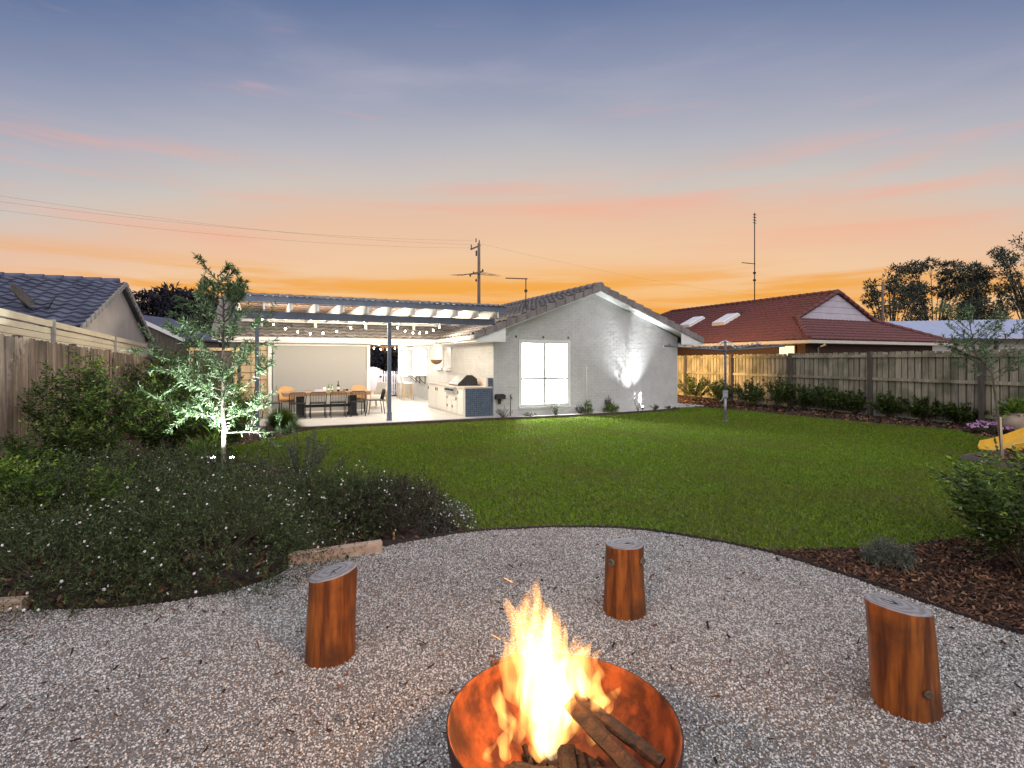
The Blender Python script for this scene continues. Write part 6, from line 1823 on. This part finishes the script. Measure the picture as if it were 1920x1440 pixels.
mound('box_ball', 'upright round green bush beside the wall pipe', 'plant', wallp(1102, 776), 0.13, 0.12, 0.34, 1800, 0.03, 0.016, M['leaf_bright'], 65, 0, WP)
mound('box_ball', 'wide round green bush in the middle of the gable strip', 'plant', wallp(1146, 777), 0.23, 0.17, 0.25, 2600, 0.03, 0.016, M['leaf_bright'], 66, 0, WP)
shrub('rosemary', 'grey green upright plant behind the wide round bush', 'plant', on_t(-0.12)(1140, 772)[:2] + (0.05,), 0.52, 0.15, 16, 40, 0.045, 0.010, M['leaf_grey'], 67, WP)
shrub('dark_plant', 'small dark spreading plant near the right end of the strip', 'plant', wallp(1227, 772), 0.20, 0.17, 14, 16, 0.05, 0.016, M['leaf_dark'], 68, WP)
shrub('dark_plant', 'flat dark plant at the right corner of the gable', 'plant', on_t(-0.15)(1256, 768)[:2] + (0.05,), 0.08, 0.24, 14, 14, 0.05, 0.016, M['leaf_dark'], 69, WP)
ws = shrub('gardenia_shrub', 'small shrub lit stark white in front of the gable wall', 'shrub', on_t(-0.41)(1196, 776)[:2] + (0.05,), 0.80, 0.15, 7, 12, 0.055, 0.026, M['leaf_uplit'], 70, None, wander=0.16, stem_r=0.008, start=0.35)
gl_base = Vector(on_t(-0.52)(1205, 778)[:2] + (0.05,))
nrm_w = Vector((-SA, CA, 0)); e1_w = Vector((CA, SA, 0))
spotlight('dark spotlight aimed up the gable wall beside the white lit shrub', gl_base, nrm_w * 0.02 - e1_w * 0.16 + Vector((0, 0, 1)), 380, R(88), None, 1.0, (0.93, 0.98, 1.0), True, 0.02)

# --- hedge along the right fence
HG = 'dark shrubs planted along the right fence'
hedge = [(1300, 752, 1.25, 0.75, 'lit shrub climbing the fence beside the house corner'), (1352, 757, 0.95, 0.55, 'orange lit shrub behind the clothes hoist pole'), (1408, 763, 1.05, 0.6, 'dark shrub just right of the clothes hoist pole'),
         (1455, 766, 1.15, 0.6, 'taller dark shrub left of the second fence post'), (1505, 769, 0.95, 0.6, 'dark shrub right of the second fence post'), (1555, 773, 0.95, 0.55, 'dark shrub in the middle of the third fence bay'),
         (1605, 777, 0.75, 0.5, 'dark shrub left of the middle fence post'), (1668, 783, 0.75, 0.5, 'dark shrub right of the middle fence post'), (1735, 789, 0.70, 0.5, 'dark shrub in the middle of the wide fence bay'), (1800, 796, 0.65, 0.5, 'dark low shrub left of the pink flowers')]
for k, (u, v, h_, r_, lab) in enumerate(hedge):
    shrub('hedge_shrub', lab, 'shrub', G(u, v), h_, r_ * 1.2, 30, 75, 0.085, 0.04, M['leaf_dark'], 80 + k, HG, False, bright=0.15)
# --- near right shrub and clump
shrub('glossy_shrub', 'glossy green shrub at the right picture edge above the mulch', 'shrub', (4.15, 4.25), 0.96, 0.60, 26, 24, 0.058, 0.027, M['leaf_dark'], 101, None, True, bright=0.45, start=0.2)
shrub('glossy_sprout', 'pair of yellow green young shoots rising above the glossy shrub', 'shrub', (4.55, 5.1), 0.80, 0.5, 12, 16, 0.055, 0.026, M['leaf_bright'], 102, None, True, bright=0.5)
mound('lavender_clump', 'small grey tufted clump at the edge of the mulch and lawn', 'clump', (3.12, 4.42), 0.17, 0.15, 0.17, 2600, 0.05, 0.006, M['leaf_grey'], 103)
# --- timber edged bed, pot, pink flowers, slide
te = thing('timber_bed_edge', 'low dark timber edging round the leaning olive tree', 'garden edging', G(1806, 864), 0)
o_ = Vector(G(1806, 864))
for q_ in (G(1960, 889), G(1960, 842)):
    mb = MB(); mb.bar(Vector((0, 0, 0.04)), Vector(q_) - o_ + Vector((0, 0, 0.04)), 0.05, 0.12); mb.build('sleeper', M['post_grey'], te)
pts = scatter_in([G(1815, 864)[:2], G(1960, 886)[:2], G(1960, 844)[:2]], 60000, rng, (6, 12), (7, 11))
tag(link('bark_mulch', chips_mesh('bed_chips', pts[:9000], 0.035, rng, 0.02), M['chips'], None, 'stuff'), 'dark red mulch inside the timber edged bed', 'mulch')
pt = thing('garden_pot', 'round terracotta garden pot with a green plant at the right picture edge', 'pot', G(1906, 815), 0)
mb = MB(); mb.lathe([(0.16, 0), (0.24, 0.08), (0.32, 0.22), (0.33, 0.32), (0.27, 0.44), (0.22, 0.47), (0.24, 0.50), (0.21, 0.50), (0.19, 0.46), (0.02, 0.44)], 24); mb.build('pot', M['pot'], pt)
nr_ = np.random.default_rng(9)
n = 420
dd = unit(nr_.normal(size=(n, 3)) * np.array([1, 1, 0.6]) + np.array([0, 0, 0.5]))
link('foliage', leaf_mesh('foliage', dd * nr_.uniform(0.05, 0.34, (n, 1)) + np.array([0, 0, 0.47]), dd, 0.14, 0.05, nr_), M['leaf_bright'], pt, 'stuff')
shrub('pink_flowers', 'patch of pink flowers beside the terracotta pot', 'flower clump', G(1856, 813), 0.28, 0.38, 26, 12, 0.06, 0.025, M['leaf_dark'], 111, None, flower=(M['petal_pink'], 130, 0.035, 0))
sd2 = thing('slide', 'yellow plastic slide end resting on the lawn by the timber bed', 'slide', G(1862, 850), 0)
vs, fs = [], []
prof = [(-0.26, 0.13), (-0.24, 0.14), (-0.22, 0.02), (0.22, 0.02), (0.24, 0.14), (0.26, 0.13)]
path_ = [(0.0, 0.0, 0.05), (0.12, 0.06, 0.06), (0.35, 0.15, 0.07), (0.6, 0.27, 0.09), (0.95, 0.43, 0.13), (1.5, 0.68, 0.21), (2.2, 1.0, 0.32)]
dirx = Vector((0.91, 0.415, 0)); nrx = Vector((-0.415, 0.91, 0))
for i, p in enumerate(path_):
    for a_, b_ in prof: vs.append(Vector(p) + nrx * a_ * (0.9 if i == 0 else 1) + Vector((0, 0, b_ * (0.35 if i == 0 else 1))))
np_ = len(prof)
for i in range(len(path_) - 1):
    for j in range(np_ - 1): fs.append((i * np_ + j, i * np_ + j + 1, (i + 1) * np_ + j + 1, (i + 1) * np_ + j))
mb = MB(); mb.add(vs, fs); o = mb.build('chute', M['yellow'], sd2); sm = o.modifiers.new('t', 'SOLIDIFY'); sm.thickness = 0.025
mb = MB(); mb.bar((0.45, 0.2, 0), (0.46, 0.205, 0.06), 0.4, 0.06, up=(0.91, 0.415, 0)); mb.build('foot', M['yellow'], sd2)
mb = MB(); mb.bar(Vector((2.15, 0.98, 0)), Vector((2.15, 0.98, 0.29)), 0.5, 0.08, up=(0.91, 0.415, 0)); mb.build('support', M['yellow'], sd2)

# ================================================================== far trees
def far_tree(label, u, d, vtop, vbase, wpx, seed, n=5200, m=None, L=0.34, dense=1.0, group='trees beyond the right fence', trunk_frac=0.30, clumps=34):
    rg = random.Random(seed); nr_ = np.random.default_rng(seed)
    zt = CAM_H + (HOR - vtop) / F_PX * d
    bx_ = (u - 960) / F_PX * d
    t_ = thing('background_tree', label, 'tree', (bx_, d, 0), 0, group)
    rad = wpx / F_PX * d / 2
    br = MB(); br.tube([(0, 0, 0), (0.1, 0, zt * 0.3), (-0.1, 0.1, zt * trunk_frac)], rad * 0.06 + 0.05, 8, rad * 0.04 + 0.03); br.build('trunk', M['bark'], t_)
    tw_ = MB(); P, D = [], []
    for k in range(clumps):
        a_ = rg.uniform(0, 2 * PI); e = rg.random() ** 0.5
        f = rg.uniform(0, 1)
        zc = zt * (trunk_frac + 0.02) + (zt * (0.97 - trunk_frac)) * f
        wr = rad * math.sqrt(max(0.08, 1 - (max(0, f - 0.35) / 0.72) ** 2)) * (0.75 + 0.25 * min(1, f / 0.3))
        c_ = Vector((math.cos(a_) * e * wr, math.sin(a_) * e * wr, zc))
        s_ = Vector((0, 0, zt * trunk_frac * rg.uniform(0.6, 1.0)))
        mid = s_.lerp(c_, 0.5) + Vector((0, 0, rg.uniform(-0.05, 0.05) * zt))
        tw_.tube([s_, mid, c_], 0.05 + rad * 0.008, 5, 0.02)
        cr_ = rad * rg.uniform(0.20, 0.36)
        q = n // clumps
        dd = unit(nr_.normal(size=(q, 3))); rr = nr_.uniform(0.15, 1.0, (q, 1)) ** 0.6
        P.append(np.array(tuple(c_)) + dd * rr * cr_ * np.array([1, 1, 0.62])); D.append(dd + nr_.normal(size=(q, 3)) * 0.6)
        for w_ in range(4):
            e2 = c_ + Vector(tuple(dd[w_] * cr_ * 0.9)); tw_.tube([mid.lerp(c_, 0.7), e2], 0.02, 4, 0.01)
    tw_.build('branches', M['bark'], t_, 'stuff')
    P = np.concatenate(P); D = np.concatenate(D); nn = len(P)
    link('crown', leaf_mesh('crown', P, D, L * nr_.uniform(0.5, 1.2, nn), L * 0.36 * nr_.uniform(0.7, 1.2, nn), nr_), m or M['leaf_far'], t_, 'stuff')
far_tree('rounded open tree left of the far tree group, beyond the red roof', 1672, 46, 498, 640, 100, 1, 4200, L=0.30)
far_tree('dark dense tree in the middle of the far tree group', 1752, 52, 490, 640, 120, 2, 7500, L=0.36, clumps=34)
far_tree('spreading tree right of the middle of the far tree group', 1838, 48, 494, 640, 110, 3, 5200, L=0.32)
far_tree('lower bushy tree standing behind the pale blue roof', 1795, 42, 560, 640, 150, 4, 5200, L=0.30, trunk_frac=0.3)
far_tree('tallest airy tree at the right picture edge', 1925, 44, 428, 640, 130, 5, 3600, L=0.30, trunk_frac=0.5, clumps=24)
lp = thing('utility_pole', 'thin bare pole among the far trees on the right', 'utility pole', PD(1655, 675, 45)[:2] + (0,), 0)
mb = MB(); mb.tube([(0, 0, 0), (0, 0, 8.3)], 0.12, 8, 0.09); mb.build('pole', M['pole_wood'], lp)
mb = MB(); mb.bar((-0.5, 0, 8.0), (0.5, 0, 8.0), 0.09, 0.1); mb.build('crossarm', M['pole_wood'], lp)
far_tree('dark rounded tree mass behind the slate roofed house', 330, 50, 556, 660, 185, 6, 20000, M['leaf_hill'], 0.55, group='trees behind the houses on the left', trunk_frac=0.12, clumps=60)
far_tree('dark tree right behind the olive tree top', 410, 46, 580, 660, 110, 7, 8000, M['leaf_hill'], 0.40, group='trees behind the houses on the left', trunk_frac=0.12, clumps=40)
far_tree('dark tree seen over the white picket gate', 722, 34, 655, 690, 90, 8, 6000, M['leaf_hill'], 0.24, group='trees behind the houses on the left', trunk_frac=0.12, clumps=30)
